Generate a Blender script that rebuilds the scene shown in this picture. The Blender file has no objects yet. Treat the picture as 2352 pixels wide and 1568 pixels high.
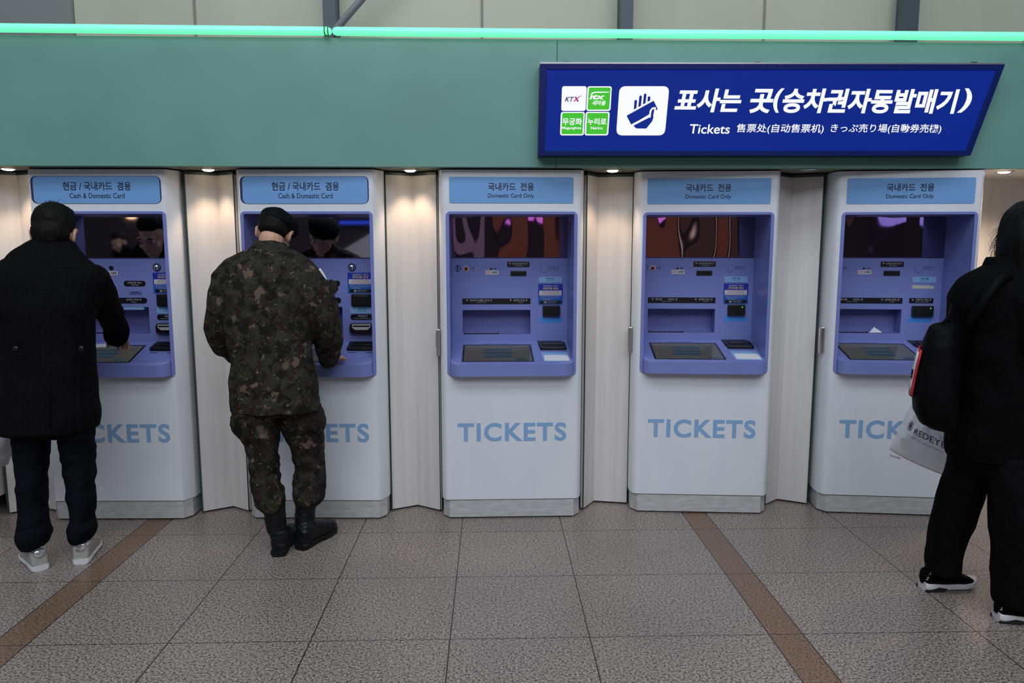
import bpy, math, random
from mathutils import Vector, Matrix, noise
random.seed(7)
S = bpy.context.scene
COL = S.collection

# ------------------------------------------------------------------ camera, world, hall light, exposure
FPX, PITCH, YAW, EYE = 1687.0, math.radians(7.4), math.radians(1.6), 1.6
cam = bpy.data.cameras.new('camera'); cam.sensor_width = 36; cam.lens = FPX / 2352 * 36
cam_o = bpy.data.objects.new('camera', cam); COL.objects.link(cam_o)
cam_o.location = (0, 0, EYE); cam_o.rotation_euler = (math.pi / 2 - PITCH, 0, -YAW)
cam.clip_start = 0.02
S.camera = cam_o
S.view_settings.view_transform = 'Standard'; S.view_settings.look = 'None'
S.view_settings.gamma = 1; S.view_settings.use_curve_mapping = False
S.view_settings.exposure = 0.0
W = bpy.data.worlds.new('hall_air'); S.world = W; W.use_nodes = True
bg = W.node_tree.nodes['Background']; bg.inputs[0].default_value = (.80, .86, 1.0, 1); bg.inputs[1].default_value = .17

def area(name, loc, sx, sy, power, col, rot=(0, 0, 0)):
    l = bpy.data.lights.new(name, 'AREA'); l.shape = 'RECTANGLE'; l.size = sx; l.size_y = sy
    l.energy = power; l.color = col
    o = bpy.data.objects.new(name, l); COL.objects.link(o); o.location = loc; o.rotation_euler = rot
    return o
area('hall_ceiling_and_fill_light', (0, .3, 6.6), 9, 2.2, 255, (.86, .93, 1.0), (math.radians(8), 0, 0))
area('hall_ceiling_and_fill_light', (0, -4.5, 6.6), 10, 3, 350, (.88, .93, 1.0), (math.radians(38), 0, 0))
area('hall_ceiling_and_fill_light', (0, -7.0, 6.4), 14, 2, 130, (1.0, .9, .85), (math.radians(-12), 0, 0))  # added fill lamp, brightens the hall wall and escalator for the mirrors
area('hall_ceiling_and_fill_light', (0, 6.0, 6.7), 10, .8, 60, (.95, 1.0, .86), (math.radians(20), 0, 0))

def at(px, py, Y):
    """world point at distance Y in front of the photographer that shows at photo pixel px, py"""
    x = (px - 1176) / FPX; y = -(py - 784) / FPX
    d = Vector((x, math.cos(PITCH) + y * math.sin(PITCH), -math.sin(PITCH) + y * math.cos(PITCH)))
    c, s = math.cos(YAW), math.sin(YAW)
    d = Vector((c * d.x + s * d.y, -s * d.x + c * d.y, d.z))
    return d * (Y / d.y) + Vector((0, 0, EYE))

# ------------------------------------------------------------------ materials
def nodes(m): return m.node_tree.nodes, m.node_tree.links
def mat(name, col, rough=.5, metal=0., emit=None, estr=1., spec=.5, coat=0., alpha=1.):
    m = bpy.data.materials.new(name); m.use_nodes = True
    b = m.node_tree.nodes['Principled BSDF']
    b.inputs['Base Color'].default_value = (*col, 1); b.inputs['Roughness'].default_value = rough
    b.inputs['Metallic'].default_value = metal; b.inputs['Specular IOR Level'].default_value = spec
    b.inputs['Coat Weight'].default_value = coat
    b.inputs['Alpha'].default_value = alpha
    if emit:
        b.inputs['Emission Color'].default_value = (*emit, 1); b.inputs['Emission Strength'].default_value = estr
    return m
def srgb(r, g, b):
    f = lambda c: (c / 255 / 12.92) if c <= 10 else ((c / 255 + .055) / 1.055) ** 2.4
    return (f(r), f(g), f(b))
def N(m, t, **kw):
    n = m.node_tree.nodes.new(t)
    for k, v in kw.items(): setattr(n, k, v)
    return n
def ramp(m, stops, interp='LINEAR'):
    r = N(m, 'ShaderNodeValToRGB'); e = r.color_ramp; e.interpolation = interp
    while len(e.elements) < len(stops): e.elements.new(.5)
    for el, (p, c) in zip(e.elements, stops): el.position = p; el.color = (*c, 1)
    return r
def coords(m, scale=(1, 1, 1), kind='Object'):
    tc = N(m, 'ShaderNodeTexCoord'); mp = N(m, 'ShaderNodeMapping'); mp.inputs['Scale'].default_value = scale
    m.node_tree.links.new(tc.outputs[kind], mp.inputs['Vector']); return mp.outputs[0]
def nz(m, vec, scale, detail=3, rough=.5, dist=0):
    n = N(m, 'ShaderNodeTexNoise'); n.inputs['Scale'].default_value = scale; n.inputs['Detail'].default_value = detail
    n.inputs['Roughness'].default_value = rough; n.inputs['Distortion'].default_value = dist
    m.node_tree.links.new(vec, n.inputs['Vector']); return n.outputs[0]
def bsdf(m): return m.node_tree.nodes['Principled BSDF']
def bump(m, h, strength, dist=.002):
    b = N(m, 'ShaderNodeBump'); b.inputs['Strength'].default_value = strength; b.inputs['Distance'].default_value = dist
    m.node_tree.links.new(h, b.inputs['Height']); m.node_tree.links.new(b.outputs[0], bsdf(m).inputs['Normal'])
def mottled(name, a, b, scale=(1, 1, 1), ns=6, rough=.4, lo=.35, hi=.65, bmp=0, bd=.002, metal=0., detail=3, spec=.5):
    m = mat(name, a, rough, metal, spec=spec); v = coords(m, scale); n = nz(m, v, ns, detail)
    r = ramp(m, [(lo, a), (hi, b)]); m.node_tree.links.new(n, r.inputs[0])
    m.node_tree.links.new(r.outputs[0], bsdf(m).inputs['Base Color'])
    if bmp: bump(m, n, bmp, bd)
    return m

M = {}
M['white'] = mottled('white_enamel', (.70, .74, .80), (.76, .79, .84), (1, 1, .25), 5, .28)
M['whiteseam'] = mat('seam_shadow_gap', (.22, .23, .25), .6)
M['cream'] = mottled('cream_wall_panel', (.625, .605, .59), (.695, .67, .65), (9, 9, .25), 3, .36, bmp=.12, bd=.004)
M['alu'] = mottled('brushed_aluminium', (.45, .46, .46), (.58, .59, .59), (2, 2, 9), 6, .45, metal=.12, detail=6)
M['purple'] = mottled('lavender_plastic', (.175, .215, .52), (.19, .232, .55), (1, 1, 1), 4, .34)
M['purpledark'] = mat('violet_tray_plastic', (.15, .17, .43), .4)
M['sky'] = mat('pale_blue_sign_film', (.165, .365, .70), .4)
M['ltblue'] = mat('light_blue_label', (.22, .42, .72), .45)
M['cyan'] = mat('bright_blue_strip', (.055, .26, .70), .4)
M['navyink'] = mat('navy_ink', (.012, .014, .05), .5)
M['lettering'] = mat('steel_blue_lettering', (.235, .42, .68), .45)
M['black'] = mat('black_plastic', (.006, .006, .009), .35)
M['blackmatte'] = mat('black_gap', (.004, .004, .005), .9)
M['ink_white'] = mat('white_ink', (.42, .42, .46), .5)
M['navyedge'] = mat('navy_recess', (.018, .02, .11), .5)
M['green'] = mottled('teal_fascia_paint', (.138, .31, .262), (.15, .335, .285), (1, 1, 1), 3, .45)
M['soffit'] = mat('olive_soffit_paint', (.21, .22, .15), .45)
M['darkgreen'] = mat('dark_green_edge', (.018, .05, .038), .4)
M['tube'] = mat('green_neon_tube', (.2, .9, .5), .25, emit=(.13, 1.0, .42), estr=1.05)
M['tube_end'] = mat('green_cable_tie', (.02, .22, .05), .5)
M['chrome'] = mat('chrome', (.75, .75, .77), .08, 1.)
M['steel'] = mat('satin_steel_handle', (.55, .55, .56), .25, .9)
M['glass_mirror'] = mat('dark_mirror_glass', (.50, .48, .56), .03, 1.)
def warpmirror(name, sc, st, col):
    m = mat(name, col, .03, 1.); v = coords(m, (1.0, 1, .55)); n = nz(m, v, sc, 1, .4); bump(m, n, 1., st); return m
M['warp'] = warpmirror('warped_mirror_film', 3.2, .022, (.34, .27, .38))
M['screen'] = mat('touchscreen_glass', (.035, .036, .034), .08, emit=(.034, .034, .029), estr=1)
M['screenbar'] = mat('screen_blue_bars', (.012, .02, .03), .1, emit=(.012, .030, .048), estr=1)
M['screenframe'] = mat('screen_black_frame', (.008, .008, .012), .3)
M['paperwhite'] = mat('white_paper', (.72, .74, .78), .6)
M['stickerwhite'] = mat('white_sticker', (.55, .55, .60), .5)
M['redink'] = mat('red_ink', (.5, .03, .03), .5)
M['yellowink'] = mat('yellow_ink', (.75, .55, .08), .5)
M['notice'] = mat('blue_notice', (.012, .035, .36), .35)
M['notice2'] = mat('blue_notice_lower', (.014, .10, .42), .35)
M['red'] = mat('dark_red_button', (.13, .006, .006), .3)
M['creamring'] = mat('cream_button_ring', (.62, .55, .48), .4)
M['badge'] = mat('navy_badge', (.02, .02, .20), .4)
M['tape'] = mat('masking_tape', (.50, .52, .42), .6)
M['led'] = mat('green_led', (.02, .3, .05), .3, emit=(.03, .8, .12), estr=1)
M['sign_bg'] = mat('backlit_navy_panel', (.002, .005, .03), .5, spec=.1, emit=srgb(6, 34, 128), estr=1)
M['sign_frame'] = mat('navy_sign_frame', (.006, .016, .12), .35, spec=.12)
M['sign_white'] = mat('backlit_white', (.03, .03, .03), .4, spec=.1, emit=(.93, .95, 1.0), estr=1.0)
M['sign_blue'] = mat('backlit_navy_ink', (.002, .005, .02), .4, spec=.1, emit=srgb(9, 38, 135), estr=1)
M['sign_green'] = mat('backlit_green', (.002, .02, .002), .4, spec=.1, emit=srgb(70, 196, 52), estr=.95)
M['sign_navyink'] = mat('backlit_dark_navy', (.02, .01, .1), .4, emit=srgb(40, 28, 100), estr=1)
M['sign_pink'] = mat('backlit_magenta', (.4, .0, .12), .4, emit=srgb(180, 20, 92), estr=1)
M['lamp'] = mat('lit_lamp_lens', (1, .9, .75), .4, emit=(1.0, .80, .55), estr=9)
M['lampoff'] = mat('unlit_lamp_lens', (.30, .31, .27), .3)
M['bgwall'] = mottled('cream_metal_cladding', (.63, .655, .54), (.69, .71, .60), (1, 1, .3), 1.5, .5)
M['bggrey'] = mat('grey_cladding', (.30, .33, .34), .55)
M['bgcol'] = mat('slate_painted_steel', (.085, .115, .155), .45)
M['bgcol2'] = mat('dark_steel_flange', (.05, .06, .06), .5)
M['bgbrace'] = mat('grey_steel_tube', (.27, .29, .33), .4)
M['seam'] = mat('cladding_seam', (.33, .31, .28), .6)
M['skin'] = mottled('skin', (.52, .29, .20), (.58, .33, .23), (1, 1, 1), 12, .5)
M['hairblack'] = mottled('black_long_hair', (.0022, .002, .002), (.0045, .004, .004), (40, 40, 3), 14, .55, spec=.12)
M['eye'] = mat('eye_white', (.6, .58, .55), .2)
M['iris'] = mat('dark_iris', (.01, .007, .005), .2)
M['hair'] = mottled('black_hair', (.003, .0025, .0022), (.008, .0065, .0055), (30, 30, 6), 14, .62, spec=.12)
M['yellow'] = mat('yellow_floor_trim', (.55, .42, .03), .5)
# woven and patterned cloth
def cloth(name, a, b, check=0., ns=60, rough=.85):
    m = mat(name, a, rough, spec=.07); v = coords(m); n = nz(m, v, ns, 4)
    r = ramp(m, [(.3, a), (.7, b)]); m.node_tree.links.new(n, r.inputs[0]); out = r.outputs[0]
    if check:
        sx = N(m, 'ShaderNodeSeparateXYZ'); m.node_tree.links.new(v, sx.inputs[0]); acc = None
        for ax in (0, 2):
            fr = N(m, 'ShaderNodeMath', operation='PINGPONG'); fr.inputs[1].default_value = .013
            m.node_tree.links.new(sx.outputs[ax], fr.inputs[0])
            lt = N(m, 'ShaderNodeMath', operation='LESS_THAN'); lt.inputs[1].default_value = .0022
            m.node_tree.links.new(fr.outputs[0], lt.inputs[0])
            if acc is None: acc = lt.outputs[0]
            else:
                ad = N(m, 'ShaderNodeMath', operation='ADD'); m.node_tree.links.new(acc, ad.inputs[0]); m.node_tree.links.new(lt.outputs[0], ad.inputs[1]); acc = ad.outputs[0]
        mu = N(m, 'ShaderNodeMath', operation='MULTIPLY'); mu.inputs[1].default_value = check
        m.node_tree.links.new(acc, mu.inputs[0])
        mx = N(m, 'ShaderNodeMixRGB'); mx.inputs[2].default_value = (b[0] * 2.2, b[1] * 2.2, b[2] * 2.4, 1)
        m.node_tree.links.new(mu.outputs[0], mx.inputs[0]); m.node_tree.links.new(out, mx.inputs[1]); out = mx.outputs[0]
    m.node_tree.links.new(out, bsdf(m).inputs['Base Color']); bump(m, n, .25, .001)
    return m
M['coat'] = cloth('black_checked_wool', (.0018, .0018, .0022), (.004, .004, .0048), check=.20)
M['velvet'] = cloth('black_velvet', (.0025, .0025, .003), (.005, .005, .006))
M['navy'] = cloth('navy_trouser_cloth', (.003, .0036, .0062), (.006, .007, .0105))
M['blackcloth'] = cloth('black_cloth', (.0012, .0012, .0015), (.0026, .0026, .003))
M['blackcloth2'] = cloth('black_trouser_cloth', (.0018, .0018, .0021), (.0038, .0038, .0042))
M['nylon'] = cloth('black_nylon', (.0014, .0014, .0018), (.003, .003, .0036), rough=.6)
M['beret'] = cloth('black_felt', (.0032, .0045, .0045), (.007, .0085, .0085))
M['leather'] = mottled('black_leather', (.003, .0034, .0045), (.006, .0065, .008), ns=40, rough=.42, bmp=.2, spec=.28)
M['rubber'] = mat('black_rubber', (.005, .0055, .0065), .6, spec=.25)
M['grey_shoe'] = mottled('grey_shoe_leather', (.33, .325, .305), (.38, .37, .345), ns=50, rough=.5)
M['sole'] = mat('white_foam_sole', (.62, .62, .65), .5)
M['soleblk'] = mat('black_outsole', (.01, .01, .011), .6)
M['silver'] = mottled('silver_holographic_tab', (.30, .30, .34), (.95, .95, .98), ns=38, rough=.16, metal=.85)
M['tagred'] = mat('red_tag', (.52, .012, .03), .5)
M['tagwhite'] = mat('white_tag', (.66, .66, .70), .5)
M['bagplastic'] = mat('translucent_plastic_bag', (.80, .81, .90), .22, alpha=.58)
M['bagplastic2'] = mat('grey_white_plastic_bag', (.50, .49, .53), .3)
M['bagink'] = mat('dark_grey_bag_print', (.03, .03, .05), .5)

def camo():
    m = mat('digital_camouflage', (.03, .03, .02), .9, spec=.15)
    L = m.node_tree.links; tc = N(m, 'ShaderNodeTexCoord')
    def layer(snap, scale, detail, lo, off):
        sn = N(m, 'ShaderNodeVectorMath', operation='SNAP'); sn.inputs[1].default_value = (snap,) * 3
        L.new(tc.outputs['Object'], sn.inputs[0])
        ad = N(m, 'ShaderNodeVectorMath', operation='ADD'); ad.inputs[1].default_value = off; L.new(sn.outputs[0], ad.inputs[0])
        n = nz(m, ad.outputs[0], scale, detail, .6)
        g = N(m, 'ShaderNodeMath', operation='GREATER_THAN'); g.inputs[1].default_value = lo; L.new(n, g.inputs[0]); return g.outputs[0]
    cur = None
    base = (.025, .0225, .0165)
    for col, snap, sc, det, lo, off in [((.032, .030, .023), .004, 17, 4, .52, (0, 0, 0)), ((.010, .0095, .0075), .004, 21, 5, .53, (3, 1, 7)),
                                        ((.022, .023, .011), .004, 9, 2, .67, (9, 4, 2)), ((.019, .013, .0105), .004, 18, 4, .59, (21, 8, 5)),
                                        ((.115, .078, .058), .004, 15, 4, .625, (5, 13, 1)), ((.125, .118, .10), .004, 55, 2, .685, (1, 2, 17))]:
        g = layer(snap, sc, det, lo, off)
        mx = N(m, 'ShaderNodeMixRGB'); mx.inputs[2].default_value = (*col, 1)
        if cur is None: mx.inputs[1].default_value = (*base, 1)
        else: L.new(cur, mx.inputs[1])
        L.new(g, mx.inputs[0]); cur = mx.outputs[0]
    L.new(cur, bsdf(m).inputs['Base Color'])
    return m
M['camo'] = camo()

def floor_mat():
    m = mat('granite_floor_tiles', (.3, .28, .26), .34); L = m.node_tree.links
    tc = N(m, 'ShaderNodeTexCoord'); sx = N(m, 'ShaderNodeSeparateXYZ'); L.new(tc.outputs['Object'], sx.inputs[0])
    X, Y = sx.outputs[0], sx.outputs[1]
    n1 = nz(m, tc.outputs['Object'], 105, 5, .72)
    n2 = nz(m, tc.outputs['Object'], 1.3, 2)
    r1 = ramp(m, [(.41, (.042, .035, .034)), (.47, (.19, .163, .145)), (.54, (.345, .297, .268)), (.68, (.48, .42, .38))]); L.new(n1, r1.inputs[0])
    r2 = ramp(m, [(.40, (.045, .032, .026)), (.47, (.17, .105, .068)), (.58, (.25, .152, .098)), (.72, (.34, .22, .15))]); L.new(n1, r2.inputs[0])
    def math_(op, a, b):
        n = N(m, 'ShaderNodeMath', operation=op)
        for i, q in enumerate((a, b)):
            if isinstance(q, (int, float)): n.inputs[i].default_value = q
            else: L.new(q, n.inputs[i])
        return n.outputs[0]
    strip = None
    for a, b in ((-2.03, -1.885), (1.147, 1.29)):
        s = math_('MULTIPLY', math_('GREATER_THAN', X, a), math_('LESS_THAN', X, b)); strip = s if strip is None else math_('ADD', strip, s)
    mx = N(m, 'ShaderNodeMixRGB'); L.new(strip, mx.inputs[0]); L.new(r1.outputs[0], mx.inputs[1]); L.new(r2.outputs[0], mx.inputs[2])
    line = None
    for x in (-4.28, -3.71, -3.14, -2.57, -2.03, -1.885, -1.32, -.745, -.175, .40, 1.147, 1.29, 2.025, 2.6, 3.17, 3.74, 4.31):
        w = math_('LESS_THAN', math_('ABSOLUTE', math_('SUBTRACT', X, x), 0), .0026); line = w if line is None else math_('MAXIMUM', line, w)
    pp = math_('PINGPONG', math_('ADD', Y, 20.56 - 3.985 + .0, ), .2855)
    line = math_('MAXIMUM', line, math_('LESS_THAN', pp, .0022))
    mx2 = N(m, 'ShaderNodeMixRGB'); L.new(line, mx2.inputs[0]); L.new(mx.outputs[0], mx2.inputs[1]); mx2.inputs[2].default_value = (.025, .018, .016, 1)
    r3 = ramp(m, [(.35, (.86, .86, .86)), (.65, (1, 1, 1))]); L.new(n2, r3.inputs[0])
    mx3 = N(m, 'ShaderNodeMixRGB', blend_type='MULTIPLY'); mx3.inputs[0].default_value = 1; L.new(mx2.outputs[0], mx3.inputs[1]); L.new(r3.outputs[0], mx3.inputs[2])
    L.new(mx3.outputs[0], bsdf(m).inputs['Base Color'])
    bump(m, n1, .12, .001)
    return m
M['floor'] = floor_mat()

# ------------------------------------------------------------------ mesh helpers
class MB:
    def __init__(s): s.v = []; s.f = []
    def add(s, v, f):
        o = len(s.v); s.v += [tuple(p) for p in v]; s.f += [tuple(i + o for i in q) for q in f]; return s
    def box(s, x0, x1, y0, y1, z0, z1):
        v = [(x, y, z) for z in (z0, z1) for y in (y0, y1) for x in (x0, x1)]
        return s.add(v, [(0, 2, 3, 1), (4, 5, 7, 6), (0, 1, 5, 4), (2, 6, 7, 3), (0, 4, 6, 2), (1, 3, 7, 5)])
    def prism(s, poly, a, b, to=None):
        """polygon (2-D) pushed from a to b; to(u, v, w) gives the 3-D point"""
        to = to or (lambda u, v, w: (u, v, w)); n = len(poly)
        v = [to(u, q, a) for u, q in poly] + [to(u, q, b) for u, q in poly]
        f = [tuple(range(n))[::-1], tuple(range(n, 2 * n))] + [(i, (i + 1) % n, n + (i + 1) % n, n + i) for i in range(n)]
        return s.add(v, f)
    def plate(s, poly, y0, y1): return s.prism(poly, y0, y1, lambda u, v, w: (u, w, v))
    def frame(s, outer, inner, y0, y1):
        n = len(outer); v = []
        for y in (y0, y1):
            v += [(u, y, w) for u, w in outer] + [(u, y, w) for u, w in inner]
        f = []
        for i in range(n):
            j = (i + 1) % n
            f += [(i, j, n + j, n + i), (2 * n + i, 3 * n + i, 3 * n + j, 2 * n + j), (i, 2 * n + i, 2 * n + j, j), (n + i, n + j, 3 * n + j, 3 * n + i)]
        return s.add(v, f)
    def tube(s, pts, radii, n=14, flat=1., up=None, caps=True):
        pts = [Vector(p) for p in pts]; k = len(pts)
        if not hasattr(radii, '__len__'): radii = [radii] * k
        rings = []; prev = None
        P = []; Rr = []
        if caps:
            d0 = (pts[0] - pts[1]).normalized(); d1 = (pts[-1] - pts[-2]).normalized()
            for a in (.15, .6): pass
            seq = [(pts[0] + d0 * radii[0] * c, radii[0] * q, -d0) for c, q in ((.95, .3), (.7, .72))]
            seq += [(p, r, None) for p, r in zip(pts, radii)]
            seq += [(pts[-1] + d1 * radii[-1] * c, radii[-1] * q, d1) for c, q in ((.7, .72), (.95, .3))]
        else: seq = [(p, r, None) for p, r in zip(pts, radii)]
        for i, (p, r, d) in enumerate(seq):
            a = seq[max(i - 1, 0)][0]; b = seq[min(i + 1, len(seq) - 1)][0]
            t = (b - a).normalized()
            if prev is None:
                u = Vector(up) if up is not None else (Vector((0, 0, 1)) if abs(t.z) < .9 else Vector((0, 1, 0)))
            else: u = prev
            u = (u - t * u.dot(t)).normalized(); prev = u; w = t.cross(u)
            rings.append([p + (u * math.cos(2 * math.pi * j / n) * flat + w * math.sin(2 * math.pi * j / n)) * r for j in range(n)])
        return s.rings(rings)
    def rings(s, rings):
        n = len(rings[0]); v = [p for r in rings for p in r]; f = []
        for i in range(len(rings) - 1):
            for j in range(n):
                f.append((i * n + j, i * n + (j + 1) % n, (i + 1) * n + (j + 1) % n, (i + 1) * n + j))
        f.append(tuple(range(n))[::-1]); f.append(tuple(range((len(rings) - 1) * n, len(rings) * n)))
        return s.add(v, f)
    def ell(s, c, r, R=None, nu=18, nv=12):
        rr = []; c = Vector(c)
        for i in range(1, nv):
            t = math.pi * i / nv; ring = []
            for j in range(nu):
                a = 2 * math.pi * j / nu
                p = Vector((r[0] * math.sin(t) * math.cos(a), r[1] * math.sin(t) * math.sin(a), -r[2] * math.cos(t)))
                ring.append(c + (R @ p if R is not None else p))
            rr.append(ring)
        return s.rings(rr)
    def mesh(s, name):
        me = bpy.data.meshes.new(name); me.from_pydata(s.v, [], s.f); me.update()
        import bmesh
        b = bmesh.new(); b.from_mesh(me); bmesh.ops.recalc_face_normals(b, faces=b.faces); b.to_mesh(me); b.free()
        return me
    def build(s, name, m, parent=None, smooth=None, bevel=0, seg=2):
        return link(name, s.mesh(name), m, parent, smooth, bevel, seg)
def link(name, me, m, parent=None, smooth=None, bevel=0, seg=2):
    o = bpy.data.objects.new(name, me); COL.objects.link(o)
    if m is not None: me.materials.append(M[m] if isinstance(m, str) else m)
    if parent: o.parent = parent
    if smooth is not None:
        me.shade_smooth(); me.set_sharp_from_angle(angle=math.radians(smooth))
    if bevel:
        b = o.modifiers.new('edge', 'BEVEL'); b.width = bevel; b.segments = seg; b.limit_method = 'ANGLE'; b.angle_limit = math.radians(40)
        b.harden_normals = False
    return o
def tag(o, label, cat, group=None, kind=None):
    if label: o['label'] = label
    if cat: o['category'] = cat
    if group: o['group'] = group
    if kind: o['kind'] = kind
    return o
def struct(o, label=None): o['kind'] = 'structure'; o['label'] = label or o.name; return o
def empty(name, loc, rz=0):
    o = bpy.data.objects.new(name, None); COL.objects.link(o); o.location = loc; o.rotation_euler = (0, 0, rz); o.empty_display_size = .1
    return o
def rrect(x0, x1, z0, z1, r, n=5):
    p = []
    for cx, cz, a in ((x1 - r, z1 - r, 0), (x0 + r, z1 - r, 90), (x0 + r, z0 + r, 180), (x1 - r, z0 + r, 270)):
        for i in range(n + 1):
            t = math.radians(a + 90 * i / n); p.append((cx + r * math.cos(t), cz + r * math.sin(t)))
    return p
def circ(cx, cz, r, n=28): return [(cx + r * math.cos(2 * math.pi * i / n), cz + r * math.sin(2 * math.pi * i / n)) for i in range(n)]
def rquad(q, r, n=6):
    """rounded four-sided polygon, corners given in order"""
    q = [Vector(p) for p in q]; out = []
    for i in range(4):
        a, b, c = q[i - 1], q[i], q[(i + 1) % 4]; da = (a - b).normalized(); dc = (c - b).normalized()
        p0 = b + da * r; p2 = b + dc * r
        for k in range(n + 1):
            t = k / n; out.append((p0.lerp(b, t)).lerp(b.lerp(p2, t), t))
    return [(p.x, p.y) for p in out]
def text_mesh(body, bold=0., shear=0., res=3, extrude=.01, space=1.):
    cu = bpy.data.curves.new('t', 'FONT'); cu.body = body; cu.size = 1; cu.extrude = extrude; cu.offset = bold; cu.shear = shear
    cu.resolution_u = res; cu.space_character = space; cu.align_x = 'LEFT'
    o = bpy.data.objects.new('t', cu); COL.objects.link(o)
    me = bpy.data.meshes.new_from_object(o.evaluated_get(bpy.context.evaluated_depsgraph_get()))
    bpy.data.objects.remove(o); bpy.data.curves.remove(cu)
    return me
def text_fit(name, body, m, parent, x0, x1, z0, z1, y, bold=0., shear=0., res=3, thick=.0012, space=1., to=None):
    """lettering stretched to fill x0..x1, z0..z1 on the plane y (front towards -y)"""
    me = text_mesh(body, bold, shear, res, .01, space)
    xs = [v.co.x for v in me.vertices]; ys = [v.co.y for v in me.vertices]
    if not xs: return None
    ax, bx, ay, by = min(xs), max(xs), min(ys), max(ys); by = max(by, ay + 1e-4)
    for v in me.vertices:
        u = x0 + (v.co.x - ax) / (bx - ax) * (x1 - x0); w = z0 + (v.co.y - ay) / (by - ay) * (z1 - z0)
        d = y - thick / 2 * (1 + v.co.z / .01)
        v.co = to(u, w, d) if to else (u, d, w)
    me.name = name
    return link(name, me, m, parent)
# ------------------------------------------------------------------ the setting
fl = MB(); fl.box(-7.5, 7.5, -9.2, 9, -.1, 0); struct(fl.build('floor', 'floor'), 'speckled granite tile floor with two brown strips')

# teal fascia of the ticket booth, its soffit and an added unseen roof
for k, (a, b) in enumerate(((-6.2, .3585), (.3605, 6.2))):
    f = MB(); f.box(a, b, 4.13, 4.17, 2.03, 2.705); struct(f.build('wall_upper', 'green', bevel=.002), 'teal fascia panel above the ticket machines')
f = MB(); f.box(-6.2, 2.79, 4.17, 5.2, 2.03, 2.06); struct(f.build('ceiling_soffit', 'soffit'), 'olive soffit under the fascia')
f = MB(); f.box(2.79, 6.2, 4.17, 5.2, 2.03, 2.06); struct(f.build('ceiling_soffit', 'cream'), 'cream soffit beyond the last machine')
f = MB(); f.box(-6.2, 6.2, 4.17, 5.2, 2.66, 2.70); struct(f.build('ceiling_added_roof', 'green'), 'added booth roof, out of view, keeping light from above out')  # unseen slab, added to keep overhead light out of the booth
f = MB(); f.box(-6.2, 2.76, 4.80, 4.83, 0, 2.03)
struct(f.build('wall_behind', 'blackmatte'), 'dark back of the booth')

# folded cream panels of the recesses between the machines
def recess(k, pts):
    for (a, b) in zip(pts[:-1], pts[1:]):
        f = MB(); a, b = Vector(a), Vector(b); d = (b - a).normalized(); n = Vector((-d.y, d.x)) * .02
        f.prism([tuple(a), tuple(b), tuple(b + n), tuple(a + n)], .012, 2.006)
        struct(f.build('wall_recess', 'cream'), 'cream folded wall panel between ticket machines')
    e0, e1 = Vector(pts[0]), Vector(pts[-1])
    f = MB(); f.box(e0.x - .006, e0.x, e0.y - .012, e0.y + .03, .012, 2.012)
    f.box(e1.x, e1.x + .004, e1.y - .004, e1.y + .03, .012, 2.012)
    f.prism([(p[0], p[1] - .004) for p in pts] + [(pts[-1][0], 4.6), (pts[0][0], 4.6)], 2.006, 2.022)
    struct(f.build('trim_%d' % k, 'darkgreen'), 'dark green edge of the recess panels')
recess(1, [(-2.90, 4.33), (-2.745, 4.415), (-2.63, 4.36)])
recess(2, [(-1.743, 4.319), (-1.595, 4.405), (-1.475, 4.325)])
recess(3, [(-.606, 4.324), (-.46, 4.396), (-.316, 4.302)])
recess(4, [(.556, 4.307), (.64, 4.44), (.838, 4.40)])
recess(5, [(1.690, 4.345), (1.805, 4.44), (1.958, 4.36)])
f = MB(); f.box(-6.2, -2.915, 4.25, 4.5, .13, 2.01); struct(f.build('wall_left', 'cream', bevel=.004), 'cream side of the next booth bay')
f = MB(); f.box(2.76, 6.2, 4.80, 4.84, 0, 2.03); struct(f.build('wall_right', 'cream'), 'cream wall beyond the last machine')
f = MB(); f.box(2.765, 6.2, 4.66, 4.80, 0, .085); struct(f.build('trim_6', 'yellow'), 'yellow base step beyond the last machine')

# cladding far behind the booth
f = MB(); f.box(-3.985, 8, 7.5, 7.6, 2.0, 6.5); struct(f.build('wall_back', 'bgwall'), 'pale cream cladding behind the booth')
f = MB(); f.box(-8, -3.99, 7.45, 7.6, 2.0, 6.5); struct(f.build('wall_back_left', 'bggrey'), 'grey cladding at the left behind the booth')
for k, x in enumerate((-2.845, -.083, 2.689)):
    f = MB(); f.box(x - .012, x + .012, 7.49, 7.5, 2.0, 6.5); struct(f.build('trim_%d' % (7 + k), 'seam'), 'vertical joint in the cladding')
for x, lab in ((-1.49, 'slate steel column beside the diagonal brace'), (1.275, 'slate steel column above the left part of the blue sign'),
               (3.985, 'thick slate steel column at the right above the blue sign')):
    c = MB(); c.box(x - .058, x + .058, 7.16, 7.17, 2, 6.4); c.box(x - .058, x + .058, 7.35, 7.36, 2, 6.4); c.box(x - .05, x + .05, 7.17, 7.35, 2, 6.4)
    tag(c.build('steel_column', 'bgcol'), lab, 'column', 'steel columns behind the booth')
c = MB(); c.tube([at(752, 90, 7.1), at(836, -8, 7.1), at(960, -150, 7.1)], .034, 12)
tag(c.build('steel_brace', 'bgbrace', smooth=40), 'grey diagonal steel tube braced against a slate column', 'brace')

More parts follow.
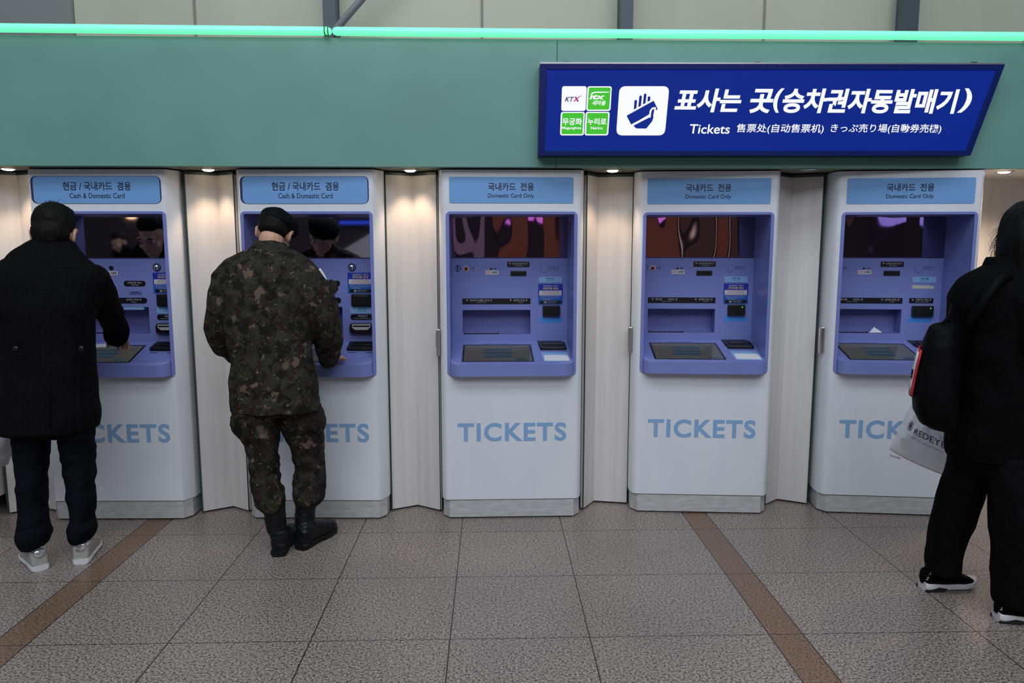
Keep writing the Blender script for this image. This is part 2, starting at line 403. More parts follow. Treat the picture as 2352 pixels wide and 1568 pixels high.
# green light tubes along the top edge of the fascia
def tubelight(a, b, lab, tie=True):
    r = empty('light_tube', (a[0], a[1], a[2])); tag(r, lab, 'light tube', 'green light tubes along the fascia')
    A, B = Vector((0, 0, 0)), Vector(b) - Vector(a); m = MB(); m.tube([A, A.lerp(B, .33) + Vector((0, 0, -.002)), A.lerp(B, .66), B], .0225, 18); m.build('tube', 'tube', r, smooth=50)
    if tie:
        m = MB()
        for dx in (-.012, .006): m.tube([B + Vector((dx, -.026 * math.cos(t), .026 * math.sin(t))) for t in [i * math.pi / 9 for i in range(-6, 10)]], .0035, 6)
        m.build('cable_tie', 'tube_end', r, smooth=50)
        m = MB(); m.tube([B + Vector((-.01, -.02, -.024)), B + Vector((.004, -.026, -.03))], .004, 6); m.build('tie_tail', 'tube_end', r)
tubelight((-5.6, 4.118, 2.745), (-.868, 4.118, 2.734), 'green glowing tube along the fascia, left of the tied joint')
tubelight((-.82, 4.118, 2.734), (2.935, 4.118, 2.736), 'long green glowing tube passing above the blue sign')
tubelight((2.96, 4.118, 2.738), (5.6, 4.118, 2.738), 'green glowing tube at the right end of the fascia', False)

# recessed downlights in the soffit
def downlight(x, y, lit, lab, wide=84, power=7.4):
    r = empty('downlight', (x, y, 2.03)); tag(r, lab, 'downlight', 'downlights in the soffit')
    m = MB(); m.rings([[(q * math.cos(t), q * math.sin(t), z) for t in [2 * math.pi * i / 28 for i in range(28)]] for q, z in ((.036, -.001), (.05, -.001), (.052, -.004), (.048, -.007), (.037, -.006))]); m.build('trim_ring', 'chrome', r, smooth=40)
    m = MB(); m.rings([[(q * math.cos(t), q * math.sin(t), z) for t in [2 * math.pi * i / 24 for i in range(24)]] for q, z in ((.034, -.001), (.034, -.005), (.022, -.012), (.006, -.014))]); m.build('lens', 'lamp' if lit else 'lampoff', r, smooth=60)
    if lit:
        l = bpy.data.lights.new('downlight_beam', 'SPOT'); l.energy = power; l.color = (1, .71, .47); l.spot_size = math.radians(wide); l.spot_blend = .6; l.shadow_soft_size = .03
        o = bpy.data.objects.new('downlight_beam', l); COL.objects.link(o); o.parent = r; o.location = (0, 0, -.03)
downlight(-2.69, 4.26, True, 'lit warm downlight in the soffit at the far left edge')
downlight(-1.592, 4.272, True, 'lit warm downlight above the recess left of the soldier')
downlight(-.459, 4.276, True, 'lit warm downlight between the soldier\'s machine and the middle machine')
downlight(.692, 4.256, True, 'lit warm downlight under the left end of the blue sign')
downlight(1.794, 4.20, False, 'unlit downlight in the soffit between the two rightmost machines')
downlight(2.967, 4.26, True, 'lit warm downlight at the right end above the woman', 150, 30)

# ------------------------------------------------------------------ ticket machines
SL = .2184
KS = 1.0
def ym(y): return -.066 + (y + .066) * KS
def zs(y): return .933 + (y + .066) * SL
def slope_plate(mb, poly, t0, t1):
    poly = [(x, ym(y)) for x, y in poly]; n = len(poly); v = [(x, y, zs(y) + t0) for x, y in poly] + [(x, y, zs(y) + t1) for x, y in poly]
    return mb.add(v, [tuple(range(n))[::-1], tuple(range(n, 2 * n))] + [(i, (i + 1) % n, n + (i + 1) % n, n + i) for i in range(n)])
YB = .314
def label_plate(r, name, x0, x1, z0, z1, m, rad, texts, y=None, th=.002, ink='ink_white'):
    y = YB if y is None else y
    mb = MB(); mb.plate(rrect(x0, x1, z0, z1, rad), y - th, y + .001); p = mb.build(name, m, r)
    for t in texts:
        body, a, b, c, d = t[:5]
        text_fit('lettering', body, t[5] if len(t) > 5 else ink, p, a, b, c, d, y - th, bold=t[6] if len(t) > 6 else .008, res=2, thick=.0006)
    return p
def arrow_icon(p, x, z, s, m='ink_white'):
    y = YB - .002; mb = MB(); mb.plate([(x - s, z + s * .6), (x + s, z + s * .6), (x + s, z + s * .2), (x + s * .3, z + s * .2), (x + s * .3, z - s * .2), (x + s * .7, z - s * .2), (x, z - s), (x - s * .7, z - s * .2), (x - s * .3, z - s * .2), (x - s * .3, z + s * .2), (x - s, z + s * .2)], y - .0006, y)
    mb.build('arrow_icon', m, p)
def notice(r, x0, x1, z0, z1):
    y = YB
    mb = MB(); mb.plate(rrect(x0, x1, z0, z1, .002), y - .002, y); p = mb.build('notice_sticker', 'notice', r)
    w, h = x1 - x0, z1 - z0; X = lambda u: x0 + u * w; Z = lambda v: z1 - v * h; yy = y - .002
    mb = MB(); mb.plate([(X(0), Z(1)), (X(1), Z(1)), (X(1), Z(.56)), (X(0), Z(.56))], yy - .0003, yy); mb.build('lower_band', 'notice2', p)
    text_fit('lettering', '자동발매기 이용시', 'ink_white', p, X(.19), X(.80), Z(.145), Z(.055), yy, .012, res=2, thick=.0006)
    text_fit('lettering', '주의사항 안내', 'yellowink', p, X(.19), X(.80), Z(.275), Z(.165), yy, .02, res=2, thick=.0006)
    mb = MB(); mb.plate(rrect(X(.04), X(.95), Z(.56), Z(.32), .003), yy - .0006, yy); mb.build('white_box', 'stickerwhite', p)
    text_fit('lettering', '※ 신용(체크)카드 복제·도용 방지를', 'redink', p, X(.14), X(.85), Z(.405), Z(.345), yy - .0006, .012, res=1, thick=.0004)
    text_fit('lettering', '위해 카드는 반드시 본인이 직접 이용', 'navyink', p, X(.16), X(.84), Z(.465), Z(.425), yy - .0006, .01, res=1, thick=.0004)
    text_fit('lettering', '하시고 사용 후 꼭 회수하여 주시기 바랍니다', 'redink', p, X(.08), X(.92), Z(.54), Z(.49), yy - .0006, .012, res=1, thick=.0004)
    text_fit('lettering', '● 현금영수증은 발권시 신청하십시오', 'ink_white', p, X(.10), X(.90), Z(.64), Z(.60), yy, .005, res=1, thick=.0006)
    text_fit('lettering', '● 승차권을 확인하고 출발 전 승차', 'ink_white', p, X(.10), X(.84), Z(.71), Z(.67), yy, .005, res=1, thick=.0006)
    text_fit('lettering', '하여 주십시오', 'yellowink', p, X(.17), X(.52), Z(.775), Z(.735), yy, .005, res=1, thick=.0006)
    mb = MB(); mb.plate(rrect(X(.06), X(.95), Z(.96), Z(.81), .002), yy - .0006, yy); mb.build('black_band', 'black', p)
    text_fit('lettering', '신용카드 넣는 곳', 'ink_white', p, X(.38), X(.77), Z(.89), Z(.835), yy - .0006, .01, res=1, thick=.0004)
    text_fit('lettering', 'Insert Credit Card', 'ink_white', p, X(.38), X(.70), Z(.935), Z(.905), yy - .0006, .002, res=1, thick=.0004)
    mb = MB(); mb.frame(rrect(X(.24), X(.335), Z(.93), Z(.84), .001, 2), rrect(X(.262), X(.312), Z(.91), Z(.87), .001, 2), yy - .001, yy - .0004); mb.build('card_icon', 'ink_white', p)

def plan(x0, x1, rounded, back):
    """cabinet outline seen from above, x0..x1 at the side faces"""
    cx, cy = (.042, .085)
    if rounded: arc = [(1 - math.cos(t), 1 - math.sin(t)) for t in [math.pi / 2 * i / 6 for i in range(7)]]
    else: arc = [(0, 1), (.03, .88), (.88, .06), (1, 0)]
    L = [(x0 + cx * u, cy * v) for u, v in arc]; R = [(x1 - cx * u, cy * v) for u, v in arc][::-1]
    return L, R
def machine(loc, rz, lab, kind, number=None, rounded=True, latch=False, worn=False):
    r = empty('ticket_machine', loc, rz); tag(r, lab, 'ticket machine', 'ticket machines in the row')
    global YB, SL, KS
    cash = kind == 'cash'; HW = .414
    YB, SL, KS = (.232, .094 / .298, .298 / .38) if cash else (.314, .2184, 1.0)
    T0, T1, T2, T3 = (-.291, .130, 1.080, 1.238) if cash else (-.291, .126, 1.062, 1.211)
    L, R = plan(-HW, HW, rounded, .36)
    mb = MB(); full = [(-HW, .44)] + L + R + [(HW, .44)]
    mb.prism(full, .117, .864); mb.prism(full, 1.778, 2.022)
    mb.prism([(-HW, .44)] + L + [(-.354, 0), (-.354, .44)], .864, 1.778)
    mb.prism([(.354, .44), (.354, 0)] + R + [(HW, .44)], .864, 1.778)
    mb.box(-.36, .36, .43, .44, .85, 1.8)
    mb.build('cabinet', 'white', r, smooth=35)
    mb = MB()
    mb.box(-.372, .372, .002, .3, .1135, .1172); mb.build('seam_gap', 'blackmatte', r)
    px, pcx, pcy = .405, .038, .05
    mb = MB(); mb.prism([(-px, .4), (-px, pcy + .004), (-px + pcx, .004), (px - pcx, .004), (px, pcy + .004), (px, .4)], .008, .1135); mb.build('plinth', 'alu', r, bevel=.002)
    mb = MB(); mb.prism([(-px + .01, .4), (-px + .01, pcy + .02), (-px + pcx, .022), (px - pcx, .022), (px - .01, pcy + .02), (px - .01, .4)], 0, .008); mb.build('foot', 'blackmatte', r)
    # header
    if cash:
        mb = MB(); mb.plate(rrect(-.366, .352, 1.835, 1.985, .03), -.0015, .004); hp = mb.build('header_recess', 'navyedge', r)
        mb = MB(); mb.plate(rrect(-.352, .346, 1.835, 1.983, .026), -.004, -.001); hp = mb.build('header_sign', 'sky', r)
        text_fit('lettering', '현금 / 국내카드  겸용', 'navyink', hp, -.188, .188, 1.906, 1.953, -.004, .016, res=3, thick=.0008)
        text_fit('lettering', 'Cash & Domestic Card', 'navyink', hp, -.153, .150, 1.864, 1.892, -.004, .006, res=4, thick=.0008)
    else:
        mb = MB(); mb.plate(rrect(-.350, .346, 1.838, 1.982, .009), -.0025, .002); hp = mb.build('header_sign', 'sky', r)
        text_fit('lettering', '국내카드  전용', 'navyink', hp, -.133, .124, 1.907, 1.951, -.0025, .018, res=3, thick=.0008)
        text_fit('lettering', 'Domestic Card Only', 'navyink', hp, -.134, .124, 1.862, 1.892, -.0025, .008, res=4, thick=.0008)
    # alcove
    mb = MB(); mb.frame(rrect(-.371, .371, .856, 1.793, .026), rrect(-.352, .352, .868, 1.777, .006), -.007, .006); mb.build('bezel', 'purple', r, smooth=40, bevel=.002)
    mb = MB(); mb.box(-.356, -.352, .0, .33, .868, 1.78); mb.box(.352, .356, 0, .33, .868, 1.78); mb.box(-.352, .352, 0, .33, 1.777, 1.781); mb.build('alcove_liner', 'purple', r)
    mb = MB(); mb.box(-.352, .352, YB, YB + .006, 1.532, 1.777); mb.build('mirror_panel', 'glass_mirror' if cash else 'warp', r)
    mb = MB(); mb.box(-.352, .352, YB - .003, YB, 1.527, 1.532); mb.build('mirror_sill', 'navyedge', r)
    mb = MB(); mb.frame(rrect(-.352, .352, 1.0, 1.5285, .0005), rrect(T0, T1, T2, T3, .004), YB, YB + .012); mb.build('control_panel', 'purple', r)
    tr = MB(); tr.box(T0 - .006, T0, YB + .012, YB + .105, T2 - .01, T3 + .01); tr.box(T1, T1 + .006, YB + .012, YB + .105, T2 - .01, T3 + .01); tr.box(T0 - .006, T1 + .006, YB + .10, YB + .105, T2 - .01, T3 + .01)
    tr.box(T0, T1, YB + .001, YB + .105, T2 - .006, T2); tr.box(T0, T1, YB + .001, YB + .105, T3, T3 + .005); t = tr.build('ticket_tray', 'purpledark', r)
    mb = MB(); mb.box(-.282, -.068, YB - .001, YB + .012, T2, T2 + .0045); mb.box(-.282, -.278, YB - .001, YB + .012, T2 + .0045, T2 + .013); mb.box(-.072, -.068, YB - .001, YB + .012, T2 + .0045, T2 + .01); mb.build('tray_lip', 'black', t)
    mb = MB(); mb.box(-.23, -.10, YB, YB + .02, T3 - .0035, T3); mb.build('ticket_slot', 'black', t)
    # shelf
    poly = [(-.3515, YB), (-.3515, -.012)]
    for i in range(9): a = math.pi + math.pi / 2 * i / 8; poly.append((-.2965 + .055 * math.cos(a), -.011 + .055 * math.sin(a)))
    for i in range(9): a = 1.5 * math.pi + math.pi / 2 * i / 8; poly.append((.2965 + .055 * math.cos(a), -.011 + .055 * math.sin(a)))
    poly += [(.3515, -.012), (.3515, YB)]; n = len(poly); mb = MB()
    mb.add([(x, y, .864) for x, y in poly] + [(x, y, zs(y)) for x, y in poly], [tuple(range(n))[::-1], tuple(range(n, 2 * n))] + [(i, (i + 1) % n, n + (i + 1) % n, n + i) for i in range(n)])
    sh = mb.build('shelf', 'purple', r, smooth=35, bevel=.005, seg=3)
    mb = MB(); slope_plate(mb, [(-.288, -.023), (.129, -.023), (.125, .255), (-.287, .255)], -.004, .0015); ts = mb.build('touchscreen', 'screenframe', r)
    mb = MB(); slope_plate(mb, [(-.277, -.014), (.117, -.014), (.113, .238), (-.275, .238)], .001, .002); mb.build('glass', 'screen', ts)
    mb = MB()
    for k, y in enumerate((.162, .108, .056)):
        slope_plate(mb, [(x, yy) for x, yy in [(-.165, y), (-.155, y - .018), (.0, y - .018), (.008, y), (.0, y + .018), (-.155, y + .018)]], .002, .0024)
    slope_plate(mb, [(.02, -.008), (.09, -.008), (.08, .02), (.03, .02)], .002, .0024)
    mb.build('screen_buttons', 'screenbar', ts)
    mb = MB(); slope_plate(mb, [(.172, .205), (.325, .205), (.318, .311), (.168, .311)], -.002, .004); rd = mb.build('card_pad', 'black', r)
    mb = MB(); slope_plate(mb, rrect(.176, .334, .155, .255, .012), 0, .018); slope_plate(mb, rrect(.192, .322, .20, .245, .006), .018, .024); mb.build('pad_hood', 'black', rd, bevel=.004)
    if not cash:
        mb = MB(); slope_plate(mb, [(.184, -.02), (.338, -.02), (.334, .118), (.178, .118)], 0, .0012); pp = mb.build('card_guide_sticker', 'ltblue', r)
        mb = MB(); slope_plate(mb, rrect(.19, .325, -.012, .075, .008), .0012, .0018); slope_plate(mb, rrect(.205, .332, -.016, .06, .008), .0018, .0024); mb.build('printed_card', 'paperwhite', pp)
    else:
        for x in (.19, .29):
            mb = MB(); slope_plate(mb, rrect(x, x + .045, .128, .136, .003), -.001, .001); mb.build('finger_slot', 'navyedge', r)
    tt = text_fit('shelf_lettering', '승차권 구입은 화면의 안내에 따라 눌러 주십시오', 'navyink', r, -.17, -.02, .268, .274, 0, .002, res=1, thick=.0006, to=lambda u, w, d: (u, ym(w), zs(ym(w)) + .0004 - d))
    # control panel fittings
    if cash:
        mb = MB(); mb.plate(circ(-.075, 1.471, .013), YB - .004, YB); mb.build('camera_hole', 'black', r)
        p = label_plate(r, 'recording_sticker', -.120, -.039, 1.427, 1.453, 'stickerwhite', .003, [('CCTV', -.115, -.083, 1.433, 1.447, 'redink', .012), ('녹화중', -.078, -.046, 1.432, 1.448, 'navyink', .02)])
        mb = MB(); mb.ell((.194, YB - .004, 1.475), (.020, .016, .020)); c = mb.build('coin_knob', 'chrome', r, smooth=60)
        mb = MB(); mb.frame(circ(.194, 1.475, .024), circ(.194, 1.475, .0195), YB - .003, YB); mb.build('coin_ring', 'black', c)
        text_fit('coin_lettering', '동전 넣는 곳', 'ltblue', r, .232, .30, 1.470, 1.485, YB, .004, res=1, thick=.0006)
        p = label_plate(r, 'ticket_return_label', -.008, .121, 1.362, 1.395, 'black', .016, [('승차권 반환 투입구', .012, .10, 1.377, 1.389), ('Tickets Return', .035, .08, 1.367, 1.3735)])
        mb = MB(); mb.plate(rrect(.024, .095, 1.318, 1.336, .002), YB - .006, YB); mb.plate(rrect(.032, .088, 1.322, 1.332, .002), YB - .007, YB - .006); s = mb.build('return_slot', 'purpledark', r, bevel=.001)
        mb = MB(); mb.plate(rrect(.036, .084, 1.325, 1.329, .001), YB - .0078, YB - .007); mb.build('slot_mouth', 'black', s)
        p = label_plate(r, 'ticket_outlet_label', -.292, .124, 1.260, 1.294, 'black', .017, [('영수증·거스름돈 나오는 곳', -.246, -.11, 1.277, 1.289), ('승차권 나오는 곳', .0, .09, 1.277, 1.289), ('Receipt · Change', -.2, -.14, 1.265, 1.271), ('Ticket', .03, .06, 1.265, 1.271)])
        notice(r, .167, .319, 1.320, 1.443)
        mb = MB(); mb.plate(rrect(.189, .307, 1.243, 1.316, .006), YB - .022, YB); mb.plate(rrect(.203, .293, 1.252, 1.307, .004), YB - .026, YB - .022); cr = mb.build('card_reader', 'black', r, bevel=.003)
        label_plate(r, 'card_type_label', .178, .312, 1.200, 1.239, 'ltblue', .001, [('국내카드 전용', .222, .272, 1.221, 1.232, 'navyink', .02), ('Domestic Card Only', .222, .272, 1.208, 1.215, 'navyink', .01)])
        label_plate(r, 'banknote_label', .177, .316, 1.160, 1.194, 'black', .0165, [('지폐 넣는 곳', .222, .28, 1.176, 1.189), ('Insert notes face up', .198, .30, 1.165, 1.172)])
        mb = MB(); mb.plate(rrect(.175, .318, 1.079, 1.142, .018), YB - .03, YB); b = mb.build('banknote_acceptor', 'black', r, bevel=.006)
        mb = MB(); mb.plate([(.192, 1.135), (.302, 1.135), (.302, 1.117), (.284, 1.102), (.210, 1.102), (.192, 1.117)], YB - .036, YB - .03); mb.build('acceptor_mouth', 'alu', b, bevel=.002)
        mb = MB(); mb.plate([(.198, 1.130), (.296, 1.130), (.296, 1.122), (.198, 1.122)], YB - .038, YB - .036); mb.build('note_slit', 'black', b)
        mb = MB(); mb.box(-.02, .10, YB + .001, YB + .03, T3 - .016, T3 - .001); mb.build('tray_flap', 'ltblue', t)
    else:
        if number:
            mb = MB(); mb.plate(circ(-.317, 1.465, .0195), YB - .0015, YB); p = mb.build('number_badge', 'badge', r)
            text_fit('lettering', number, 'ink_white', p, -.331, -.302, 1.453, 1.477, YB - .0015, .012, res=2, thick=.0006)
        mb = MB(); mb.plate(circ(-.267, 1.4635, .0165), YB - .003, YB); p = mb.build('call_button', 'creamring', r)
        mb = MB(); mb.plate(circ(-.267, 1.4635, .0115), YB - .008, YB - .003); mb.build('button_cap', 'red', p, bevel=.002)
        text_fit('call_lettering', '호 출', 'navyink', r, -.242, -.217, 1.461, 1.474, YB, .012, res=2, thick=.0006)
        text_fit('call_lettering', 'Call', 'navyink', r, -.236, -.222, 1.453, 1.458, YB, .004, res=1, thick=.0006)
        mb = MB(); mb.plate(circ(-.1145, 1.4635, .006), YB - .003, YB); mb.build('camera_hole', 'black', r)
        mb = MB(); mb.frame(rrect(-.099, -.083, 1.460, 1.468, .002, 2), rrect(-.096, -.086, 1.4625, 1.4655, .001, 2), YB - .0008, YB); mb.plate([(-.083, 1.464), (-.077, 1.468), (-.077, 1.461)], YB - .0008, YB); mb.build('camera_icon', 'navyink', r)
        label_plate(r, 'recording_sticker', -.15, -.07, 1.427, 1.453, 'stickerwhite', .002, [('CCTV', -.145, -.115, 1.434, 1.447, 'redink', .01), ('녹화중', -.11, -.077, 1.433, 1.448, 'navyink', .02)])
        p = label_plate(r, 'ticket_return_label', -.017, .119, 1.473, 1.505, 'black', .004, [('승차권 반환 투입구', .014, .109, 1.487, 1.499), ('Tickets Return', .032, .082, 1.479, 1.4845)]); arrow_icon(p, 0, 1.494, .006)
        mb = MB(); mb.plate(rrect(.003, .1, 1.418, 1.449, .002), YB - .004, YB); s = mb.build('return_slot', 'black', r, bevel=.002)
        mb = MB(); mb.plate(rrect(.014, .089, 1.430, 1.437, .001), YB - .006, YB - .004); mb.build('slot_mouth', 'blackmatte', s)
        mb = MB(); mb.frame(circ(.209, 1.4645, .024), circ(.209, 1.4645, .0215), YB - .004, YB); mb.plate(circ(.209, 1.4645, .0212), YB - .003, YB); mb.build('coin_cover', 'purple', r, smooth=40)
        text_fit('coin_lettering', '동전 넣는 곳', 'navyink', r, .239, .30, 1.464, 1.478, YB, .008, res=2, thick=.0006)
        text_fit('coin_lettering', 'Insert coins', 'navyink', r, .239, .30, 1.455, 1.4605, YB, .0, res=1, thick=.0006)
        label_plate(r, 'card_type_label', .177, .317, 1.378, 1.413, 'ltblue', .001, [('국내카드 전용', .221, .271, 1.396, 1.407, 'navyink', .02), ('Domestic Card Only', .221, .271, 1.386, 1.391, 'navyink', .01)])
        p = label_plate(r, 'ticket_outlet_label', -.292, .126, 1.247, 1.282, 'black', .004, [('영수증·거스름돈 나오는 곳' if number == '12' else '영수증        나오는 곳', -.246, -.11, 1.264, 1.277), ('승차권 나오는 곳', .022, .107, 1.264, 1.277), ('Receipt · Change', -.205, -.145, 1.255, 1.260), ('Ticket', .052, .078, 1.255, 1.260)])
        arrow_icon(p, -.262, 1.271, .006); arrow_icon(p, .004, 1.271, .006)
        if worn:
            mb = MB(); mb.plate([(.177, 1.34), (.177, 1.356), (.182, 1.361), (.28, 1.360), (.285, 1.356), (.305, 1.357), (.305, 1.34)], YB - .001, YB); mb.build('tape_strip', 'tape', r)
            p = label_plate(r, 'card_slot_label', .166, .308, 1.25, 1.282, 'black', .004, [('신용카드 넣는 곳', .205, .295, 1.266, 1.278), ('Insert Credit Card', .205, .28, 1.256, 1.261)]); arrow_icon(p, .187, 1.270, .006)
            cr = (.183, .306, 1.168, 1.235)
        else:
            notice(r, .174, .324, 1.243, 1.370); cr = (.201, .306, 1.171, 1.239)
        mb = MB(); mb.plate(rrect(*cr, .004), YB - .024, YB); c = mb.build('card_reader', 'black', r, bevel=.003)
        mb = MB(); a, b, z0, z1 = cr
        mb.plate(rrect(a + .01, b - .055, z0 + .012, z1 - .012, .003), YB - .027, YB - .024); mb.plate(rrect(b - .05, b - .012, z0 + .015, z1 - .022, .003), YB - .03, YB - .024); mb.build('reader_face', 'rubber', c, bevel=.002)
        if number != '12':
            mb = MB(); mb.plate(circ(b - .02, z1 - .014, .004, 10), YB - .0255, YB - .024); mb.build('status_light', 'led', c)
        x0 = .182 if not worn else .163
        mb = MB(); mb.plate([(x0, 1.132), (x0 + .139, 1.132), (x0 + .139, 1.165), (x0, 1.165)], YB - .0012, YB); mb.build('blue_strip', 'cyan', r)
        mb = MB(); mb.frame(rrect(.205, .294, 1.086, 1.106, .001, 2), rrect(.2063, .2927, 1.0873, 1.1047, .001, 2), YB - .0006, YB); mb.build('blank_slot_outline', 'purpledark', r)
    # big lettering low on the front
    text_fit('front_lettering', 'TICKETS', 'lettering', r, -.316, .319, .468, .579, 0, .028, res=6, thick=.0014, space=1.12)
    if latch:
        mb = MB(); mb.box(-.436, -.414, .045, .085, .966, 1.123); h = mb.build('latch', 'steel', r, bevel=.004)
        mb = MB(); mb.box(-.4385, -.436, .052, .076, 1.012, 1.112); mb.build('latch_lever', 'chrome', h, bevel=.003)
        mb = MB(); mb.plate(circ(-.426, .99, .006, 12), .041, .046); mb.build('lock', 'chrome', h)
    return r
machine((-2.186, 4.217, 0), math.radians(-.9), 'white ticket machine behind the man in the long dark coat', 'cash', rounded=False)
machine((-1.033, 4.198, 0), math.radians(-2.0), 'white ticket machine the soldier is using', 'cash', rounded=False)
machine((.116, 4.186, 0), math.radians(.5), 'middle white ticket machine with the number 12 badge and nobody at it', 'card', '12', latch=True)
machine((1.244, 4.233, 0), math.radians(-4.7), 'white ticket machine with the number 13 badge, right of the middle one', 'card', '13', latch=True)
machine((2.378, 4.172, 0), math.radians(-6.8), 'white ticket machine behind the woman with the backpack', 'card', None, latch=True, worn=True)
# ------------------------------------------------------------------ blue overhead sign
SY = 4.03
def sp(px, py): p = at(px, py, SY); return (p.x, p.z)
sg = empty('ticket_sign', (1.45, 4.08, 2.30)); tag(sg, 'blue backlit overhead sign with white hand symbol and ticket lettering', 'sign')
def sput(mb, name, m, parent=None, **k):
    o = mb.build(name, m, parent or sg, **k); base = Vector(sg.location)
    if parent is None or parent is sg:
        for v in o.data.vertices: v.co = v.co - base
    else:
        for v in o.data.vertices: v.co = v.co - base
    return o
q = [sp(1241, 146), sp(2309, 147.5), sp(2229.5, 357), sp(1236.5, 357)]
qi = [sp(1256, 159), sp(2291, 160), sp(2220, 346), sp(1251, 346.5)]
mb = MB(); mb.frame(rquad(q, .002, 2), rquad(qi, .002, 2), SY, SY + .095); sput(mb, 'sign_frame', 'sign_frame', bevel=.004)
mb = MB(); mb.plate(rquad(qi, .002, 2), SY + .008, SY + .05); face = sput(mb, 'sign_face', 'sign_bg')
mb = MB(); tl, tr = q[0], q[1]; mb.add([(tl[0], SY + .002, tl[1]), (tr[0], SY + .002, tr[1]), (tr[0], SY + .095, tr[1]), (tl[0], SY + .095, tl[1]), (tl[0], SY + .002, tl[1] + .008), (tr[0], SY + .002, tr[1] + .008), (tr[0], SY + .095, tr[1] + .008), (tl[0], SY + .095, tl[1] + .008)],
       [(0, 3, 2, 1), (4, 5, 6, 7), (0, 1, 5, 4), (1, 2, 6, 5), (2, 3, 7, 6), (3, 0, 4, 7)]); sput(mb, 'top_rail', 'steel')
for px in (1302, 1743, 2245):
    x, z = sp(px, 143); mb = MB(); mb.box(x - .013, x + .013, SY + .02, SY + .10, z, z + .008); sput(mb, 'hanger', 'bgcol2')
FY = SY + .008
def layer(quads, name, m, parent, d0, d1):
    mb = MB()
    for p, r in quads: mb.plate(rquad([sp(*c) for c in p], r), FY - d1, FY - d0) if r else mb.plate([sp(*c) for c in p], FY - d1, FY - d0)
    return sput(mb, name, m, parent)
z = lambda x, y: (1280 + x / 8.4, 180 + y / 8.4)
def stext(body, m, parent, a, b, d, bold, shear, res=4):
    (x0, z1), (x1, z0) = sp(*a), sp(*b); o = text_fit('lettering', body, m, parent, x0, x1, z0, z1, FY - d, bold, shear, res, .0006)
    for v in o.data.vertices: v.co = v.co - Vector(sg.location)
    return o
def stroke(pts, w, name, m, parent, d0, d1):
    pts = [Vector(p) for p in pts]; Lf, Rt = [], []
    for i, p in enumerate(pts):
        t = (pts[min(i + 1, len(pts) - 1)] - pts[max(i - 1, 0)]).normalized(); n = Vector((-t.y, t.x)); ww = w[i] if hasattr(w, '__len__') else w
        Lf.append(p + n * ww); Rt.append(p - n * ww)
    mb = MB()
    for i in range(len(pts) - 1): mb.plate([sp(*z(*c)) for c in (Lf[i], Lf[i + 1], Rt[i + 1], Rt[i])], FY - d1, FY - d0)
    return sput(mb, name, m, parent)
t1 = layer([([z(95, 145), z(572, 145), z(548, 622), z(78, 622)], .013)], 'train_type_tile', 'sign_white', sg, 0, .001)
stext('KT', 'sign_navyink', t1, z(145, 350), z(330, 442), .0012, .03, .38)
stroke([(352, 352), (405, 442)], 15, 'x_stroke', 'sign_navyink', t1, .001, .0016)
stroke([(322, 442), (370, 395), (420, 352), (490, 320)], [13, 11, 8, 1], 'x_swoosh', 'sign_pink', t1, .0016, .0022)
for (c, i) in (([z(585, 147), z(1058, 147), z(1030, 622), z(560, 622)], [z(613, 170), z(1034, 170), z(1006, 598), z(586, 598)]),
               ([z(72, 640), z(537, 640), z(515, 1095), z(55, 1095)], [z(98, 662), z(512, 662), z(490, 1072), z(82, 1072)]),
               ([z(553, 640), z(1017, 640), z(985, 1095), z(528, 1095)], [z(580, 662), z(990, 662), z(960, 1072), z(556, 1072)])):
    t = layer([(c, .013)], 'train_type_tile', 'sign_white', sg, 0, .001); layer([(i, .009)], 'green_field', 'sign_green', t, .001, .0016)
    if c[0][1] < 200:
        stext('ıtx', 'sign_white', t, z(622, 305), z(925, 402), .0018, .035, .25)
        stroke([(655, 318), (680, 280), (740, 262), (1000, 262)], [14, 14, 12, 7], 'roof_swoosh', 'sign_white', t, .0016, .0022)
        stext('새마을', 'sign_white', t, z(672, 420), z(938, 515), .0018, .02, .22)
    elif c[0][0] < 1330:
        stext('무궁화', 'sign_white', t, z(102, 760), z(478, 898), .0018, .022, 0); stext('Mugunghwa', 'sign_white', t, z(98, 925), z(465, 990), .0018, .02, 0)
    else:
        stext('누리로', 'sign_white', t, z(590, 762), z(950, 895), .0018, .022, 0); stext('Nuriro', 'sign_white', t, z(650, 925), z(875, 982), .0018, .02, 0)
ht = layer([([z(1205, 145), z(2170, 145), z(2080, 1095), z(1140, 1095)], .034)], 'hand_symbol_tile', 'sign_white', sg, 0, .001)
def finger(pts_top, bl, br):
    (ax, ay), (bx, by) = pts_top; c = Vector(((ax + bx) / 2, (ay + by) / 2)); r = abs(bx - ax) / 2
    arc = [(c.x - r * math.cos(math.pi * i / 8), c.y - r * math.sin(math.pi * i / 8)) for i in range(9)]
    return [z(*p) for p in arc + [br, bl]]
layer([(finger(*f), 0) for f in ((((1493, 436), (1545, 436)), (1480, 597), (1531, 571)), (((1587, 350), (1638, 350)), (1566, 551), (1619, 524)),
                                 (((1675, 312), (1726, 312)), (1655, 499), (1708, 471)), (((1750, 366), (1802, 366)), (1744, 450), (1796, 422)))] +
      [([z(1340, 715), z(1865, 425), z(1945, 590), z(1434, 893)], .004)], 'hand_symbol', 'sign_blue', ht, .001, .0015)
layer([([z(*p) for p in ((1475, 907), (1790, 742), (1800, 640), (1830, 590), (1872, 580), (1876, 650), (1860, 745), (1838, 820), (1722, 963), (1540, 963), (1508, 945))], 0)], 'palm', 'sign_blue', ht, .001, .0018)
stroke([(1440, 902), (1620, 808), (1792, 722)], 20, 'card_outline', 'sign_white', ht, .0018, .0022)
stroke([(1788, 752), (1794, 690), (1806, 620), (1840, 575), (1900, 563)], 17, 'thumb_outline', 'sign_white', ht, .0018, .0022)
